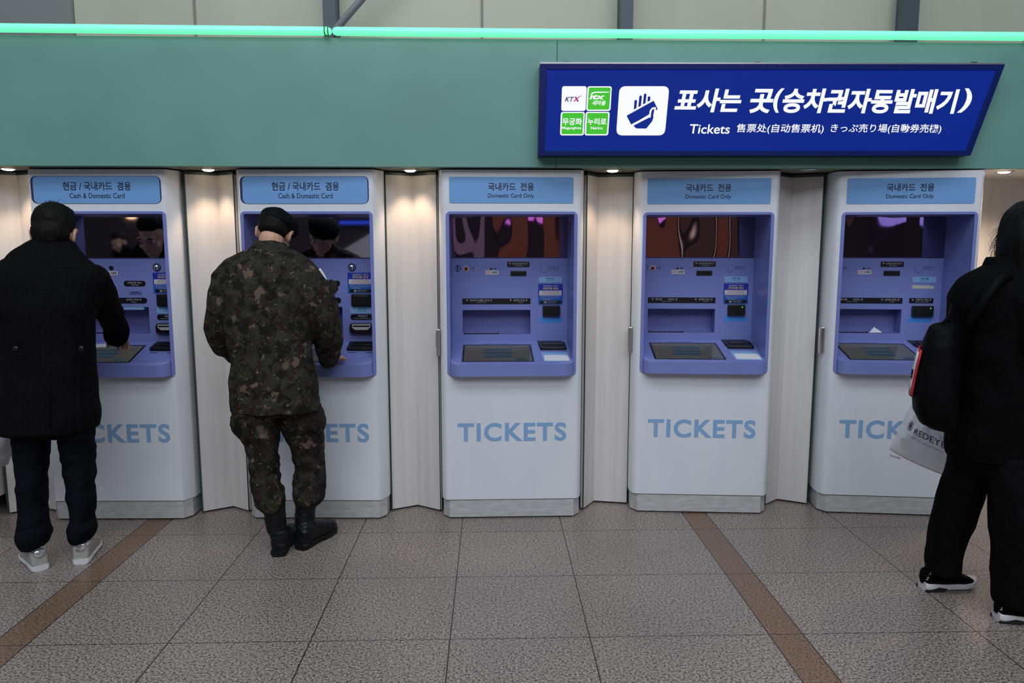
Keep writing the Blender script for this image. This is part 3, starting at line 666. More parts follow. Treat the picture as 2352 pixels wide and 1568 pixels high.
stroke([(1896, 560), (1886, 640), (1868, 730)], 15, 'thumb_outline', 'sign_white', ht, .0018, .0022)
z = lambda x, y: (1540 + x / 3.2667, 180 + y / 3.2667)
for body, a, b_, y0, y1 in (('표사는', 35, 533, 72, 254), ('곳', 602, 772, 76, 260), ('(', 780, 852, 72, 256), ('승차권자동발매기', 848, 2165, 72, 264), (')', 2168, 2260, 72, 256)):
    stext(body, 'sign_white', sg, z(a, y0), z(b_, y1), .0006, .034, .2)
stext('Tickets', 'sign_white', sg, z(150, 342), z(447, 414), .0006, .010, .12)
stext('售票处(自动售票机)', 'sign_white', sg, z(502, 338), z(1152, 416), .0006, .007, .12)
stext('きっぷ売り場(自動券売機)', 'sign_white', sg, z(1210, 338), z(2035, 416), .0006, .007, .12)

# ------------------------------------------------------------------ the hall behind the photographer, seen only in the mirrors
f = MB(); f.box(-12, 12, -9.1, -9, 0, 3.4); struct(f.build('wall_hall', mat('dark_hall_wall', (.035, .028, .034), .5)), 'dark wall of the hall behind the photographer')
def panel(name, x0, x1, z0, z1, m, lab, cat, y=-8.95, grp=None, frame=True):
    r = empty(name, ((x0 + x1) / 2, y, z0)); tag(r, lab, cat, grp); w = (x1 - x0) / 2; h = z1 - z0
    mb = MB(); mb.box(-w, w, -.05, 0, 0, h); mb.build('lit_face', m, r)
    mb = MB(); mb.frame(rrect(-w - .04, w + .04, -.04, h + .04, .01, 2), rrect(-w, w, 0, h, .01, 2), -.05, .02); mb.build('frame', 'black', r)
    return r
E_ = lambda n, c, s: mat(n, (.02, .02, .02), .4, emit=c, estr=s)
pink = E_('pink_screen', (.9, .25, .9), 1.3); orange = E_('orange_window', (.30, .085, .035), .42); warm = E_('warm_lamp', (1, .62, .3), 3)
violet = E_('violet_screen', (.42, .36, .95), 1.2); blue = E_('blue_band', (.03, .09, .9), .8); redm = E_('red_sign', (.9, .03, .08), 1.0); greyp = mat('grey_hall_panel', (.55, .55, .58), .5)
panel('display_screen', .35, .85, 1.75, 2.25, pink, 'small pink display reflected in the middle machine\'s mirror', 'screen')
panel('shop_window', .95, 2.6, .4, 2.5, orange, 'orange lit shop window reflected in the middle mirrors', 'shop window')
panel('lit_backdrop', -.75, -.2, .4, 2.4, E_('pale_backdrop_glow', (.20, .14, .18), .8), 'added pale glowing pillar reflected at the left of the middle mirror', 'backdrop')  # glowing grey-pink panel, added only for the middle mirror to reflect
panel('light_strip', 2.77, 2.83, .4, 2.6, E_('warm_strip', (1, .75, .55), .8), 'thin warm light strip reflected in the middle mirrors', 'light strip')
panel('shop_window', 3.0, 4.1, .4, 2.3, E_('brown_window', (.16, .075, .055), .34), 'dim brown shop window reflected in the machine numbered 13', 'shop window')
panel('display_screen', 5.9, 6.7, 1.7, 2.5, violet, 'violet display reflected in the rightmost machine\'s mirror', 'screen')
panel('light_band', -4.6, -1.6, 2.12, 2.2, blue, 'thin blue light band reflected above the soldier\'s beret', 'light band')
panel('display_screen', -8.2, -7.6, 1.85, 2.02, violet, 'little blue sign reflected beside the coat man', 'screen')
panel('red_light_sign', -8.55, -8.3, 1.78, 1.95, redm, 'red light reflected at the edge of the leftmost mirror', 'light sign')
mb = MB(); mb.add([(-5.4, -8.6, .9), (-3.0, -8.6, 2.3), (-2.4, -8.6, 2.3), (-2.4, -8.6, .9), (-5.4, -8.6, .3), (-5.4, -8.3, .9), (-3.0, -8.3, 2.3), (-2.4, -8.3, 2.3), (-2.4, -8.3, .9), (-5.4, -8.3, .3)],
   [(0, 1, 2, 3, 4), (5, 9, 8, 7, 6), (0, 5, 6, 1), (1, 6, 7, 2), (4, 3, 8, 9), (2, 7, 8, 3), (0, 4, 9, 5)]); tag(mb.build('escalator_side', greyp), 'grey sloping escalator side reflected beside the soldier\'s beret', 'escalator')
for i, (x, zz) in enumerate(((-8.9, 2.28), (-8.5, 2.25), (-8.1, 2.3), (1.2, 2.7), (5.0, 2.2), (5.4, 2.25), (2.8, 2.6))):
    mb = MB(); mb.ell((x, -8.7, zz), (.12, .08, .05)); tag(mb.build('hall_lamp', warm, smooth=60), 'small warm lamp reflected in the machine mirrors', 'lamp', 'warm lamps reflected in the mirrors')
# ------------------------------------------------------------------ people: helpers
PI_ = math.pi
def fuse(mb, name, voxel, smooth=4, fn=None):
    """union of overlapping closed shapes as one continuous skin"""
    me = mb.mesh(name); o = bpy.data.objects.new(name, me); COL.objects.link(o)
    r = o.modifiers.new('r', 'REMESH'); r.mode = 'VOXEL'; r.voxel_size = voxel
    if smooth: s = o.modifiers.new('s', 'SMOOTH'); s.factor = .5; s.iterations = smooth
    out = bpy.data.meshes.new_from_object(o.evaluated_get(bpy.context.evaluated_depsgraph_get()))
    bpy.data.objects.remove(o); bpy.data.meshes.remove(me)
    if fn:
        no = [v.normal.copy() for v in out.vertices]
        for v, n in zip(out.vertices, no): v.co = v.co + fn(v.co, n)
    out.name = name; out.shade_smooth(); return out
def folds(amp, sx, sy, sz, seed=0, sharp=1.):
    """soft creases: ridged noise pushed along the normal"""
    def f(p, n):
        q = Vector((p.x * sx + seed, p.y * sy, p.z * sz))
        a = 1 - abs(noise.noise(q)) * 2.2; b = noise.noise(q * 2.3 + Vector((5, 1, 3)))
        return n * amp * (a * sharp * .7 + b * .5 - .3)
    return f
def ring_at(py, L, R, D, ry, n=28, e=2.):
    a, b = at(L, py, D), at(R, py, D); cx = (a.x + b.x) / 2; hx = (b.x - a.x) / 2; zc = (a.z + b.z) / 2; out = []
    q = math.atan2(cx, D); rx = math.sqrt(max((hx * math.cos(q)) ** 2 - (ry * math.sin(q)) ** 2, (hx * .45) ** 2)) / math.cos(q)
    for i in range(n):
        t = 2 * math.pi * i / n; c, s = math.cos(t), math.sin(t)
        out.append(Vector((cx + rx * math.copysign(abs(c) ** (2 / e), c), D + ry * math.copysign(abs(s) ** (2 / e), s), zc)))
    return out
def loft(mb, rows, n=28, e=2.3):
    """rows: pixel row, left edge, right edge, distance, half depth (a catmull-rom pass fills in between)"""
    rows = [tuple(r) for r in rows]; full = []
    for i in range(len(rows) - 1):
        p0, p1, p2, p3 = rows[max(i - 1, 0)], rows[i], rows[i + 1], rows[min(i + 2, len(rows) - 1)]
        for k in range(3):
            t = k / 3; full.append(tuple(.5 * (2 * b + (c - a) * t + (2 * a - 5 * b + 4 * c - d) * t * t + (3 * b - a - 3 * c + d) * t ** 3) for a, b, c, d in zip(p0, p1, p2, p3)))
    full.append(rows[-1]); return mb.rings([ring_at(*r, n=n, e=e) for r in full])
def curve(pts, k=4):
    pts = [tuple(p) for p in pts]; out = []
    for i in range(len(pts) - 1):
        p0, p1, p2, p3 = pts[max(i - 1, 0)], pts[i], pts[i + 1], pts[min(i + 2, len(pts) - 1)]
        for q in range(k):
            t = q / k; out.append(tuple(.5 * (2 * b + (c - a) * t + (2 * a - 5 * b + 4 * c - d) * t * t + (3 * b - a - 3 * c + d) * t ** 3) for a, b, c, d in zip(p0, p1, p2, p3)))
    out.append(pts[-1]); return out
def limb(mb, pts, shrink=1., k=4, n=16):
    """pts: pixel x, pixel y, distance, radius"""
    c = curve(pts, k); return mb.tube([at(p[0], p[1], p[2]) for p in c], [p[3] * shrink for p in c], n)
def limb3(mb, pts, radii, n=12):
    c = curve([(*p, r) for p, r in zip(pts, radii)], 4); return mb.tube([c_[:3] for c_ in c], [c_[3] for c_ in c], n)
def hand(mb, wrist, d, back, thumb_side, curl=.5, s=1.):
    """palm, four unequal bent fingers and a thumb leaving the side of the palm"""
    d = Vector(d).normalized(); nb = Vector(back); nb = (nb - d * nb.dot(d)).normalized(); sd = d.cross(nb) * thumb_side; w = Vector(wrist)
    for k in range(4):
        off = .030 - .020 * k
        mb.tube([w + sd * off * .55 * s, w + d * .045 * s + sd * off * .9 * s, w + d * (.088 - .004 * abs(k - 1)) * s + sd * off * s], [.0135 * s, .0145 * s, .0115 * s], 10)
    for k, L in enumerate((.070, .078, .073, .057)):
        off = .030 - .020 * k; p = w + d * (.088 - .004 * abs(k - 1)) * s + sd * off * s; ang = 0; pts = [p]; dd = (d + sd * (.10 - .07 * k)).normalized()
        for q, f in enumerate((.45, .31, .24)):
            ang += curl * (.7, .95, .6)[q]; p = p + (dd * math.cos(ang) - nb * math.sin(ang)) * L * f * s; pts.append(p)
        mb.tube(pts, [.0098 * s, .0090 * s, .0083 * s, .0070 * s], 9)
    p = w + d * .022 * s + sd * .024 * s - nb * .006 * s; pts = [p]; v = (d * .62 + sd * .72 - nb * .28).normalized()
    for q, L in enumerate((.040, .034, .027)):
        p = p + v * L * s; pts.append(p); v = (v + d * .30 - sd * .22 * curl - nb * .22 * curl).normalized()
    mb.tube(pts, [.0145 * s, .0118 * s, .0102 * s, .0085 * s], 9)
def head(mb, c, R, s=1.):
    """skull, face, jaw, nose, lips, brow and ears round c; +y is where the face looks"""
    c = Vector(c); P = lambda x, y, z_: c + R @ (Vector((x, y, z_)) * s)
    E = lambda p, r: mb.ell(P(*p), [q * s for q in r], R)
    E((0, -.012, .030), (.075, .094, .088)); E((0, .035, -.030), (.062, .058, .080)); E((0, .050, -.095), (.036, .034, .026)); E((0, .010, -.070), (.056, .055, .045))
    mb.tube([P(0, .090, .012), P(0, .108, -.024), P(0, .110, -.036)], [.008 * s, .012 * s, .013 * s], 10)
    mb.tube([P(-.014, .098, -.036), P(.014, .098, -.036)], .0085 * s, 8)
    mb.tube([P(-.045, .078, .024), P(-.015, .089, .022), P(.015, .089, .022), P(.045, .078, .024)], .011 * s, 8)
    mb.tube([P(-.024, .082, -.062), P(0, .092, -.060), P(.024, .082, -.062)], .0065 * s, 8); mb.tube([P(-.020, .080, -.072), P(0, .090, -.073), P(.020, .080, -.072)], .0075 * s, 8)
    mb.ell(P(-.045, .066, -.025), (.018 * s,) * 3); mb.ell(P(.045, .066, -.025), (.018 * s,) * 3)
    for sx in (-1, 1):
        Re = R @ Matrix.Rotation(sx * .30, 3, 'Z'); 
        mb.ell(P(sx * .082, -.012, -.012), (.0075 * s, .021 * s, .033 * s), Re); mb.tube([P(sx * .088, .004, .012), P(sx * .090, -.014, .018), P(sx * .092, -.027, .004), P(sx * .087, -.020, -.022), P(sx * .079, -.002, -.040)], .0052 * s, 8)
        mb.ell(P(sx * .074, -.004, -.02), (.012 * s, .012 * s, .022 * s))
def face_parts(parent, c, R, s=1.):
    c = Vector(c); P = lambda x, y, z_: c + R @ (Vector((x, y, z_)) * s)
    for sx in (-1, 1):
        mb = MB(); mb.ell(P(sx * .031, .076, .004), (.0125 * s,) * 3, None, 12, 8); e = mb.build('eye', 'eye', parent, smooth=60)
        mb = MB(); mb.ell(P(sx * .031, .0868, .003), (.0055 * s, .0035 * s, .0055 * s), R, 10, 6); mb.build('iris', 'iris', e, smooth=60)
        mb = MB(); mb.tube([P(sx * .016, .0955, .0235), P(sx * .033, .0925, .028), P(sx * .05, .083, .023)], [.0035 * s, .004 * s, .0025 * s], 6); mb.build('eyebrow', 'hair', parent, smooth=60)
def hair_fn(amp, seed):
    def f(p, n):
        q = Vector((p.x * 70 + seed, p.y * 70, p.z * 22)); return n * amp * (noise.noise(q) + .5 * noise.noise(q * 2.1))
    return f
def shoe(parent, heel, ang, L, up_m, sole_m, name, W_=.098, tab=None, tilt=0, hgt=.085, sole=.026, label=None):
    """low shoe: sole, upper (and heel tab) along direction ang; heel = back of the sole on the floor"""
    o = Vector(heel); d = Vector((math.cos(ang), math.sin(ang), 0)); sd = Vector((-d.y, d.x, 0)); P = lambda a, b, c: o + d * (a * L) + sd * b + Vector((0, 0, c + a * tilt))
    prof = [(0, .030, 0), (.03, .036, 0), (.15, .039, 0), (.35, .038, .002), (.55, .044, .004), (.72, .049, .005), (.86, .044, .009), (.96, .028, .014), (1.0, .010, .018)]
    prof = [(a, b * W_ / .098, c) for a, b, c in prof]
    def section(a, b, z0, z1, n=16):
        r = []
        for i in range(n):
            t = 2 * math.pi * i / n; r.append(P(a, b * math.copysign(abs(math.cos(t)) ** .55, math.cos(t)), (z0 + z1) / 2 + (z1 - z0) / 2 * math.copysign(abs(math.sin(t)) ** .45, math.sin(t))))
        return r
    root = MB(); root.rings([section(a, b * 1.05, c, c + sole + (.010 if a < .2 else 0)) for a, b, c in prof]); so = root.build(name, sole_m, parent, smooth=40)
    if label: so['label'] = label
    tops = [.070, .082, .088, .088, .074, .056, .044, .034, .024]; mb = MB()
    mb.rings([section(a * .985 + .006, b * .97, c + sole * .5, max(sole + .006, q * hgt / .085)) for (a, b, c), q in zip(prof, tops)])
    me = fuse(mb, 'upper', .0045, 3, folds(.0015, 60, 60, 60)); link('upper', me, up_m, so)
    if tab:
        mb = MB(); mb.rings([[P(a, b * math.cos(t), hgt * .84 + .019 * math.sin(t)) for t in [2 * math.pi * i / 14 for i in range(14)]] for a, b in ((-.014, .018), (-.004, .029), (.06, .036), (.12, .039), (.18, .034))]); mb.build('heel_tab', tab, so, smooth=50)
    return so

# ------------------------------------------------------------------ the man in the long coat, at the left
Rm = Matrix.Rotation(math.radians(9), 3, 'Z') @ Matrix.Rotation(math.radians(-24), 3, 'X')
man = empty('person', at(125, 1275, 3.66) * 1); man.location.z = 0
tag(man, 'man in a long dark checked coat pressing the leftmost machine', 'person')
inv = Matrix.Translation(-Vector(man.location))
PEOPLE = []
def own(parent, n0):
    """things made in world coordinates since n0 get the origin of their person"""
    off = Vector(parent.location); done = set()
    for o in list(bpy.data.objects)[:]:
        r = o
        while r.parent: r = r.parent
        if r is parent and o.type == 'MESH' and o.data.name not in done:
            done.add(o.data.name)
            for v in o.data.vertices: v.co = v.co - off
hc = at(127, 538, 3.90); HS = 1.17
b = MB(); head(b, hc, Rm, HS)
b.tube([hc + Rm @ Vector((0, -.03, -.05)), at(122, 592, 3.84), at(112, 640, 3.74)], [.062, .064, .075], 14)
loft(b, [(632, 50, 180, 3.77, .07), (660, 20, 205, 3.74, .10), (740, 25, 200, 3.69, .11), (840, 25, 200, 3.67, .11), (930, 15, 205, 3.66, .12), (985, 20, 215, 3.65, .11)])
limb(b, [(74, 960, 3.64, .070), (76, 1090, 3.63, .05), (78, 1190, 3.6, .034), (80, 1236, 3.61, .028)]); limb(b, [(172, 960, 3.67, .070), (181, 1090, 3.68, .05), (188, 1180, 3.67, .034), (189, 1222, 3.68, .028)])
limb(b, [(-20, 645, 3.72, .06), (-40, 730, 3.71, .05), (-45, 820, 3.74, .042), (-42, 895, 3.77, .032)]); hand(b, at(-42, 895, 3.77), (0.1, .15, -1), (-1, 0, 0), -1, .75)
wr = at(264, 776, 4.24); limb(b, [(218, 645, 3.76, .06), (240, 695, 3.86, .05), (255, 738, 4.02, .042), (264, 776, 4.24, .032)]); hand(b, wr, (-.02, .85, -.30), (.1, .35, .9), -1, .6)
me = fuse(b, 'body', .0045, 3); link('body', me, 'skin', man); face_parts(man, hc, Rm, HS)
c = MB()
loft(c, [(590, 20, 192, 3.83, .10), (600, -4, 206, 3.81, .12), (612, -22, 222, 3.785, .138), (632, -38, 241, 3.755, .155), (690, -36, 236, 3.71, .165), (740, 0, 219, 3.69, .162), (800, 6, 217, 3.68, .158), (842, 3, 219, 3.67, .158), (900, -6, 225, 3.66, .168), (949, -14, 232, 3.655, .178), (984, -18, 231, 3.65, .178)])
limb(c, [(-14, 650, 3.73, .080), (-42, 730, 3.70, .072), (-47, 820, 3.73, .064), (-44, 880, 3.76, .056)])
limb(c, [(212, 642, 3.755, .080), (230, 672, 3.81, .076), (247, 712, 3.94, .068), (264, 750, 4.10, .066), (268, 776, 4.19, .058)])
vent = lambda p, n: folds(.013, 5, 5, 4, 3)(p, n)
me = fuse(c, 'coat', .009, 3, vent); ct = link('coat', me, 'coat', man)
mb = MB(); loft(mb, [(610, 4, 212, 3.785, .125), (598, 8, 205, 3.81, .118), (585, 17, 194, 3.83, .110), (570, 36, 182, 3.85, .103), (558, 56, 173, 3.865, .097), (549, 74, 162, 3.875, .09)], e=2.1)
me = fuse(mb, 'collar', .007, 2, folds(.004, 9, 9, 9)); link('collar', me, 'velvet', man)['label'] = 'black velvet coat collar'
for k, px in enumerate((36, 186)):
    p = at(px, 800, 3.52); mb = MB(); mb.ell(p + Vector((0, .0, 0)), (.013, .006, .013), None, 14, 8); mb.build('coat_button', 'black', ct, smooth=60)
mb = MB()
mb.tube([at(112, 880, 3.485), at(113, 930, 3.478), at(112, 980, 3.472)], .003, 6); mb.build('vent_seam', 'velvet', ct)
t = MB()
loft(t, [(900, 8, 218, 3.66, .13), (950, 8, 222, 3.655, .135), (985, 18, 222, 3.65, .125), (1000, 22, 222, 3.65, .11)])
loft(t, [(985, 24, 126, 3.63, .10), (1018, 29, 118, 3.63, .095), (1064, 34, 114, 3.63, .09), (1106, 35, 111, 3.62, .085), (1160, 40, 111, 3.61, .08), (1200, 37, 114, 3.60, .085), (1225, 34, 122, 3.60, .092), (1242, 38, 121, 3.61, .095), (1252, 48, 116, 3.61, .090)])
loft(t, [(985, 132, 222, 3.67, .10), (1023, 136, 220, 3.68, .095), (1064, 144, 221, 3.69, .09), (1119, 149, 221, 3.68, .085), (1160, 156, 221, 3.67, .08), (1195, 158, 219, 3.66, .085), (1212, 153, 226, 3.67, .092), (1226, 155, 226, 3.68, .095), (1235, 162, 221, 3.68, .09)])
me = fuse(t, 'trousers', .008, 3, folds(.010, 5, 5, 11, 9)); link('trousers', me, 'navy', man)
shoe(man, at(90, 1295, 3.525) * Vector((1, 1, 0)) if False else Vector((at(92, 1295, 3.53).x, 3.535, 0)), math.radians(133), .285, 'grey_shoe', 'sole', 'shoe', tab='silver', hgt=.108, sole=.020, W_=.104, label='left grey sneaker with silver heel tab')
shoe(man, Vector((at(184, 1283, 3.60).x, 3.605, 0)), math.radians(106), .285, 'grey_shoe', 'sole', 'shoe', tab='silver', hgt=.108, sole=.020, W_=.104, label='right grey sneaker with silver heel tab')
mb = MB(); P_ = lambda x, y, z_: hc + Rm @ (Vector((x, y, z_)) * HS)
for p, r in (((0, -.032, .042), (.084, .088, .091)), ((0, -.004, .084), (.076, .084, .054)), ((0, -.050, -.010), (.077, .066, .072)), ((0, -.064, -.042), (.054, .038, .040))): mb.ell(P_(*p), [q * HS for q in r], Rm)
me = fuse(mb, 'hair', .005, 2, hair_fn(.0035, 4)); hr = link('hair', me, 'hair', man)
mb = MB()
for k in range(9):
    a = random.uniform(-.03, .03); b0 = P_(a, -.05 + random.uniform(-.03, .03), .118); up = random.uniform(.004, .016)
    mb.tube([b0, b0 + Vector((.012, 0, up)), b0 + Vector((.022 + random.uniform(-.01, .01), 0, up * .9)), b0 + Vector((.034 + random.uniform(-.01, .01), .01, up * .2))], [.0009, .0008, .0006, .0003], 4)
mb.build('stray_hairs', 'hair', hr)
own(man, 0)
# what he holds and uses
def topo(o, lab, cat, grp=None): return tag(o, lab, cat, grp)
bagc = at(-46, 1000, 3.78)
mb = MB(); loft(mb, [(968, -90, 10, 3.79, .03), (980, -105, 20, 3.79, .07), (1010, -112, 26, 3.79, .085), (1050, -105, 22, 3.79, .085), (1072, -95, 12, 3.79, .07)], e=3)
me = fuse(mb, 'shopping_bag', .008, 2, folds(.012, 8, 8, 8, 2)); sbag = topo(link('shopping_bag', me, 'bagplastic2', None), 'pale grey plastic bag hanging at the left edge beside the coat', 'bag')
for k in (-1, 1):
    mb = MB(); limb(mb, [(-44 + 34 * k, 984, 3.79 + .02 * k, .012), (-43 + 16 * k, 955, 3.785, .008), (-41, 928, 3.785, .006)]); mb.build('handle', 'bagplastic2', sbag, smooth=60)
ph = empty('payment_card', at(232, 799, 4.395) + Vector((0, 0, .006))); ph.rotation_euler = (.305, 0, 0); tag(ph, 'white card case lying on the screen under the coat man\'s hand', 'card')
mb = MB(); mb.prism(rrect(-.065, .045, -.022, .022, .006), 0, .010); o = mb.build('case', 'paperwhite', ph); o.rotation_euler = (0, 0, .12)
mb = MB(); mb.prism(rrect(-.055, -.02, -.05, -.03, .008), .002, .010); o = mb.build('white_tab', 'paperwhite', ph); o.rotation_euler = (0, 0, .1)

# ------------------------------------------------------------------ the soldier
sol = empty('person', Vector((at(655, 1265, 3.8).x, 3.8, 0))); tag(sol, 'soldier in digital camouflage uniform and black beret using a machine', 'person')
Rs = Matrix.Rotation(math.radians(-3), 3, 'Z') @ Matrix.Rotation(math.radians(8), 3, 'Y') @ Matrix.Rotation(math.radians(-30), 3, 'X')
hs = at(632, 535, 3.95)
b = MB(); head(b, hs, Rs, 1.04)
b.tube([hs + Rs @ Vector((0, -.03, -.05)), at(622, 590, 3.88), at(618, 640, 3.80)], [.062, .063, .075], 14)
loft(b, [(610, 560, 685, 3.84, .08), (650, 520, 715, 3.80, .10), (740, 535, 700, 3.77, .10), (840, 545, 705, 3.75, .10), (940, 545, 725, 3.73, .11)])
limb(b, [(585, 930, 3.73, .085), (603, 1060, 3.75, .055), (626, 1150, 3.735, .036), (634, 1215, 3.735, .030)]); limb(b, [(690, 930, 3.76, .085), (712, 1060, 3.85, .055), (704, 1140, 3.84, .036), (701, 1195, 3.84, .030)])
limb(b, [(520, 655, 3.79, .058), (498, 730, 3.79, .05), (512, 785, 3.86, .044), (556, 815, 4.03, .032)]); hand(b, at(556, 815, 4.03), (.25, .9, .1), (0, -.1, 1), 1, .5)
limb(b, [(712, 655, 3.80, .058), (738, 705, 3.80, .05), (752, 768, 3.85, .044), (751, 823, 4.0, .032)]); hand(b, at(751, 828, 4.02), (.38, .9, .12), (0, -.1, 1), -1, .4)
me = fuse(b, 'body', .0045, 3); link('body', me, 'skin', sol); face_parts(sol, hs, Rs, 1.04)
c = MB()
loft(c, [(570, 575, 658, 3.885, .075), (580, 553, 686, 3.87, .092), (592, 530, 706, 3.85, .112), (606, 511, 724, 3.83, .122), (622, 500, 733, 3.815, .13), (648, 497, 738, 3.80, .135), (685, 500, 735, 3.79, .138), (730, 512, 722, 3.775, .138), (780, 522, 718, 3.765, .136), (820, 528, 721, 3.755, .136), (870, 526, 729, 3.74, .142), (909, 526, 736, 3.735, .147), (941, 531, 738, 3.73, .148)])
limb(c, [(520, 634, 3.805, .064), (507, 690, 3.785, .073), (504, 755, 3.80, .072), (516, 790, 3.86, .064), (548, 816, 3.99, .052)])
limb(c, [(708, 634, 3.815, .070), (734, 690, 3.80, .082), (751, 755, 3.83, .082), (754, 800, 3.91, .066), (755, 826, 3.985, .052)])
me = fuse(c, 'jacket', .008, 3, folds(.014, 7, 7, 6.5, 17)); jk = link('jacket', me, 'camo', sol)
mb = MB(); loft(mb, [(594, 561, 681, 3.865, .102), (582, 567, 675, 3.875, .096), (566, 576, 662, 3.885, .089), (552, 586, 646, 3.895, .082)], e=2.0)
me = fuse(mb, 'collar', .006, 2, folds(.003, 12, 12, 12)); link('collar', me, 'camo', jk)
sm = ring_at(587, 563, 679, 3.868, .102, n=40, e=2.0); mb = MB(); mb.tube([p + Vector((0, -.001, .012 * math.sin(2 * PI_ * i / 40))) for i, p in enumerate(sm + sm[:1])], .0032, 6, caps=False); mb.build('collar_seam', 'velvet', jk)
mb = MB(); mb.prism([(0, 0), (.055, .004), (.06, .085), (.02, .095)], 0, .006, lambda u, v, w: at(468, 742, 3.78) + Vector((u, w, v))); mb.build('sleeve_tab', 'camo', jk)
p0 = at(757, 660, 3.86); mb = MB(); mb.prism([(0, .04), (.03, .022), (.036, -.012), (.022, -.03), (-.01, -.012)], 0, .05, lambda u, v, w: p0 + Vector((u, w, v))); mb.build('pocket_flap', 'camo', jk)
q0 = at(737, 632, 3.80)
mb = MB(); mb.tube([at(735, 619, 3.80), at(742, 630, 3.80), at(748, 641, 3.80)], .007, 8); mb.build('shoulder_patch', 'tagwhite', jk)
t = MB()
loft(t, [(880, 540, 722, 3.74, .115), (930, 537, 738, 3.735, .125), (948, 545, 736, 3.735, .11)])
loft(t, [(940, 534, 648, 3.72, .11), (975, 540, 642, 3.73, .11), (1015, 562, 641, 3.74, .10), (1070, 573, 641, 3.75, .092), (1114, 578, 648, 3.745, .09), (1143, 584, 658, 3.735, .09), (1162, 591, 657, 3.73, .085), (1174, 602, 646, 3.73, .06)])
loft(t, [(940, 640, 744, 3.76, .11), (975, 646, 745, 3.79, .11), (1026, 664, 744, 3.83, .10), (1070, 676, 746, 3.85, .092), (1095, 674, 749, 3.85, .09), (1130, 670, 746, 3.84, .09), (1148, 674, 742, 3.84, .085), (1158, 684, 732, 3.84, .06)])
me = fuse(t, 'trousers', .0075, 3, folds(.011, 7, 7, 13, 31)); tr_ = link('trousers', me, 'camo', sol)
mb = MB(); limb(mb, [(556, 950, 3.73, .045), (551, 972, 3.73, .050), (561, 996, 3.735, .040)]); me = fuse(mb, 'cargo_pocket', .007, 2, folds(.006, 20, 20, 20)); link('cargo_pocket', me, 'camo', tr_)
mb = MB(); limb(mb, [(724, 950, 3.78, .042), (727, 970, 3.78, .050), (719, 994, 3.79, .042)]); me = fuse(mb, 'cargo_pocket', .007, 2, folds(.006, 20, 20, 20)); link('cargo_pocket', me, 'camo', tr_)
def boot(heel, ang, shaft, lab):
    o = Vector(heel); d = Vector((math.cos(ang), math.sin(ang), 0)); sd = Vector((-d.y, d.x, 0)); P = lambda a, b, c_: o + d * a + sd * b + Vector((0, 0, c_))
    def sec(a, bq, z0, z1, n=16): return [P(a, bq * math.copysign(abs(math.cos(t)) ** .6, math.cos(t)), (z0 + z1) / 2 + (z1 - z0) / 2 * math.copysign(abs(math.sin(t)) ** .6, math.sin(t))) for t in [2 * math.pi * i / n for i in range(n)]]
    m = MB(); m.rings([sec(a, w, 0 if a < .09 or a > .12 else .006, h) for a, w, h in ((-.006, .030, .036), (.006, .041, .038), (.06, .043, .036), (.105, .041, .032), (.16, .049, .03), (.22, .053, .03), (.265, .047, .032), (.294, .030, .034), (.305, .012, .034))])
    so = m.build('boot', 'rubber', sol, smooth=40); so['label'] = lab
    m = MB(); m.rings([sec(a, w, .02, h) for a, w, h in ((.002, .032, .10), (.03, .041, .14), (.08, .043, .15), (.13, .044, .125), (.18, .048, .10), (.235, .049, .086), (.275, .040, .074), (.297, .020, .056))])
    m.tube([P(.042, 0, .05), P(.050, 0, .10)] + [Vector(q) for q in shaft], [.045, .049, .051, .056, .058], 16)
    link('upper', fuse(m, 'upper', .0055, 3, folds(.005, 14, 14, 40, 3)), 'leather', so)
    m = MB(); m.box(-.004, .004, -.002, .002, .04, .12); 
    return so
boot(Vector((at(637, 1270, 3.66).x, 3.672, 0)), math.radians(92), [at(635, 1212, 3.725), at(631, 1180, 3.725), at(628, 1148, 3.73)], 'left black combat boot')
boot(Vector((at(688, 1255, 3.745).x, 3.755, 0)), math.radians(66), [at(699, 1205, 3.825), at(702, 1168, 3.84), at(704, 1138, 3.84)], 'right black combat boot turned out')
P_ = lambda x, y, z_: hs + Rs @ (Vector((x, y, z_)) * 1.04)
mb = MB(); mb.ell(P_(0, -.030, .032), (.084, .090, .092), Rs); mb.ell(P_(0, -.050, .0), (.076, .062, .050), Rs)
link('hair', fuse(mb, 'hair', .005, 2, hair_fn(.002, 8)), 'hair', sol)
Rb = Rs @ Matrix.Rotation(math.radians(14), 3, 'Y') @ Matrix.Rotation(math.radians(8), 3, 'X')
mb = MB(); mb.ell(P_(.008, .0, .070), (.104, .122, .055), Rb); mb.ell(P_(.048, .01, .048), (.060, .09, .052), Rb); mb.ell(P_(0, -.004, .048), (.090, .108, .050), Rb)
bt = link('beret', fuse(mb, 'beret', .006, 4, folds(.004, 12, 12, 12, 5)), 'beret', sol); bt['label'] = 'black felt beret'
mb = MB(); mb.tube([P_(.086 * math.cos(a) + .002, -.008 + .103 * math.sin(a), .036 + .012 * math.cos(a) * -1) for a in [2 * math.pi * i / 30 for i in range(31)]], .0065, 8, caps=False); mb.build('sweatband', 'nylon', bt, smooth=60)
own(sol, 0)

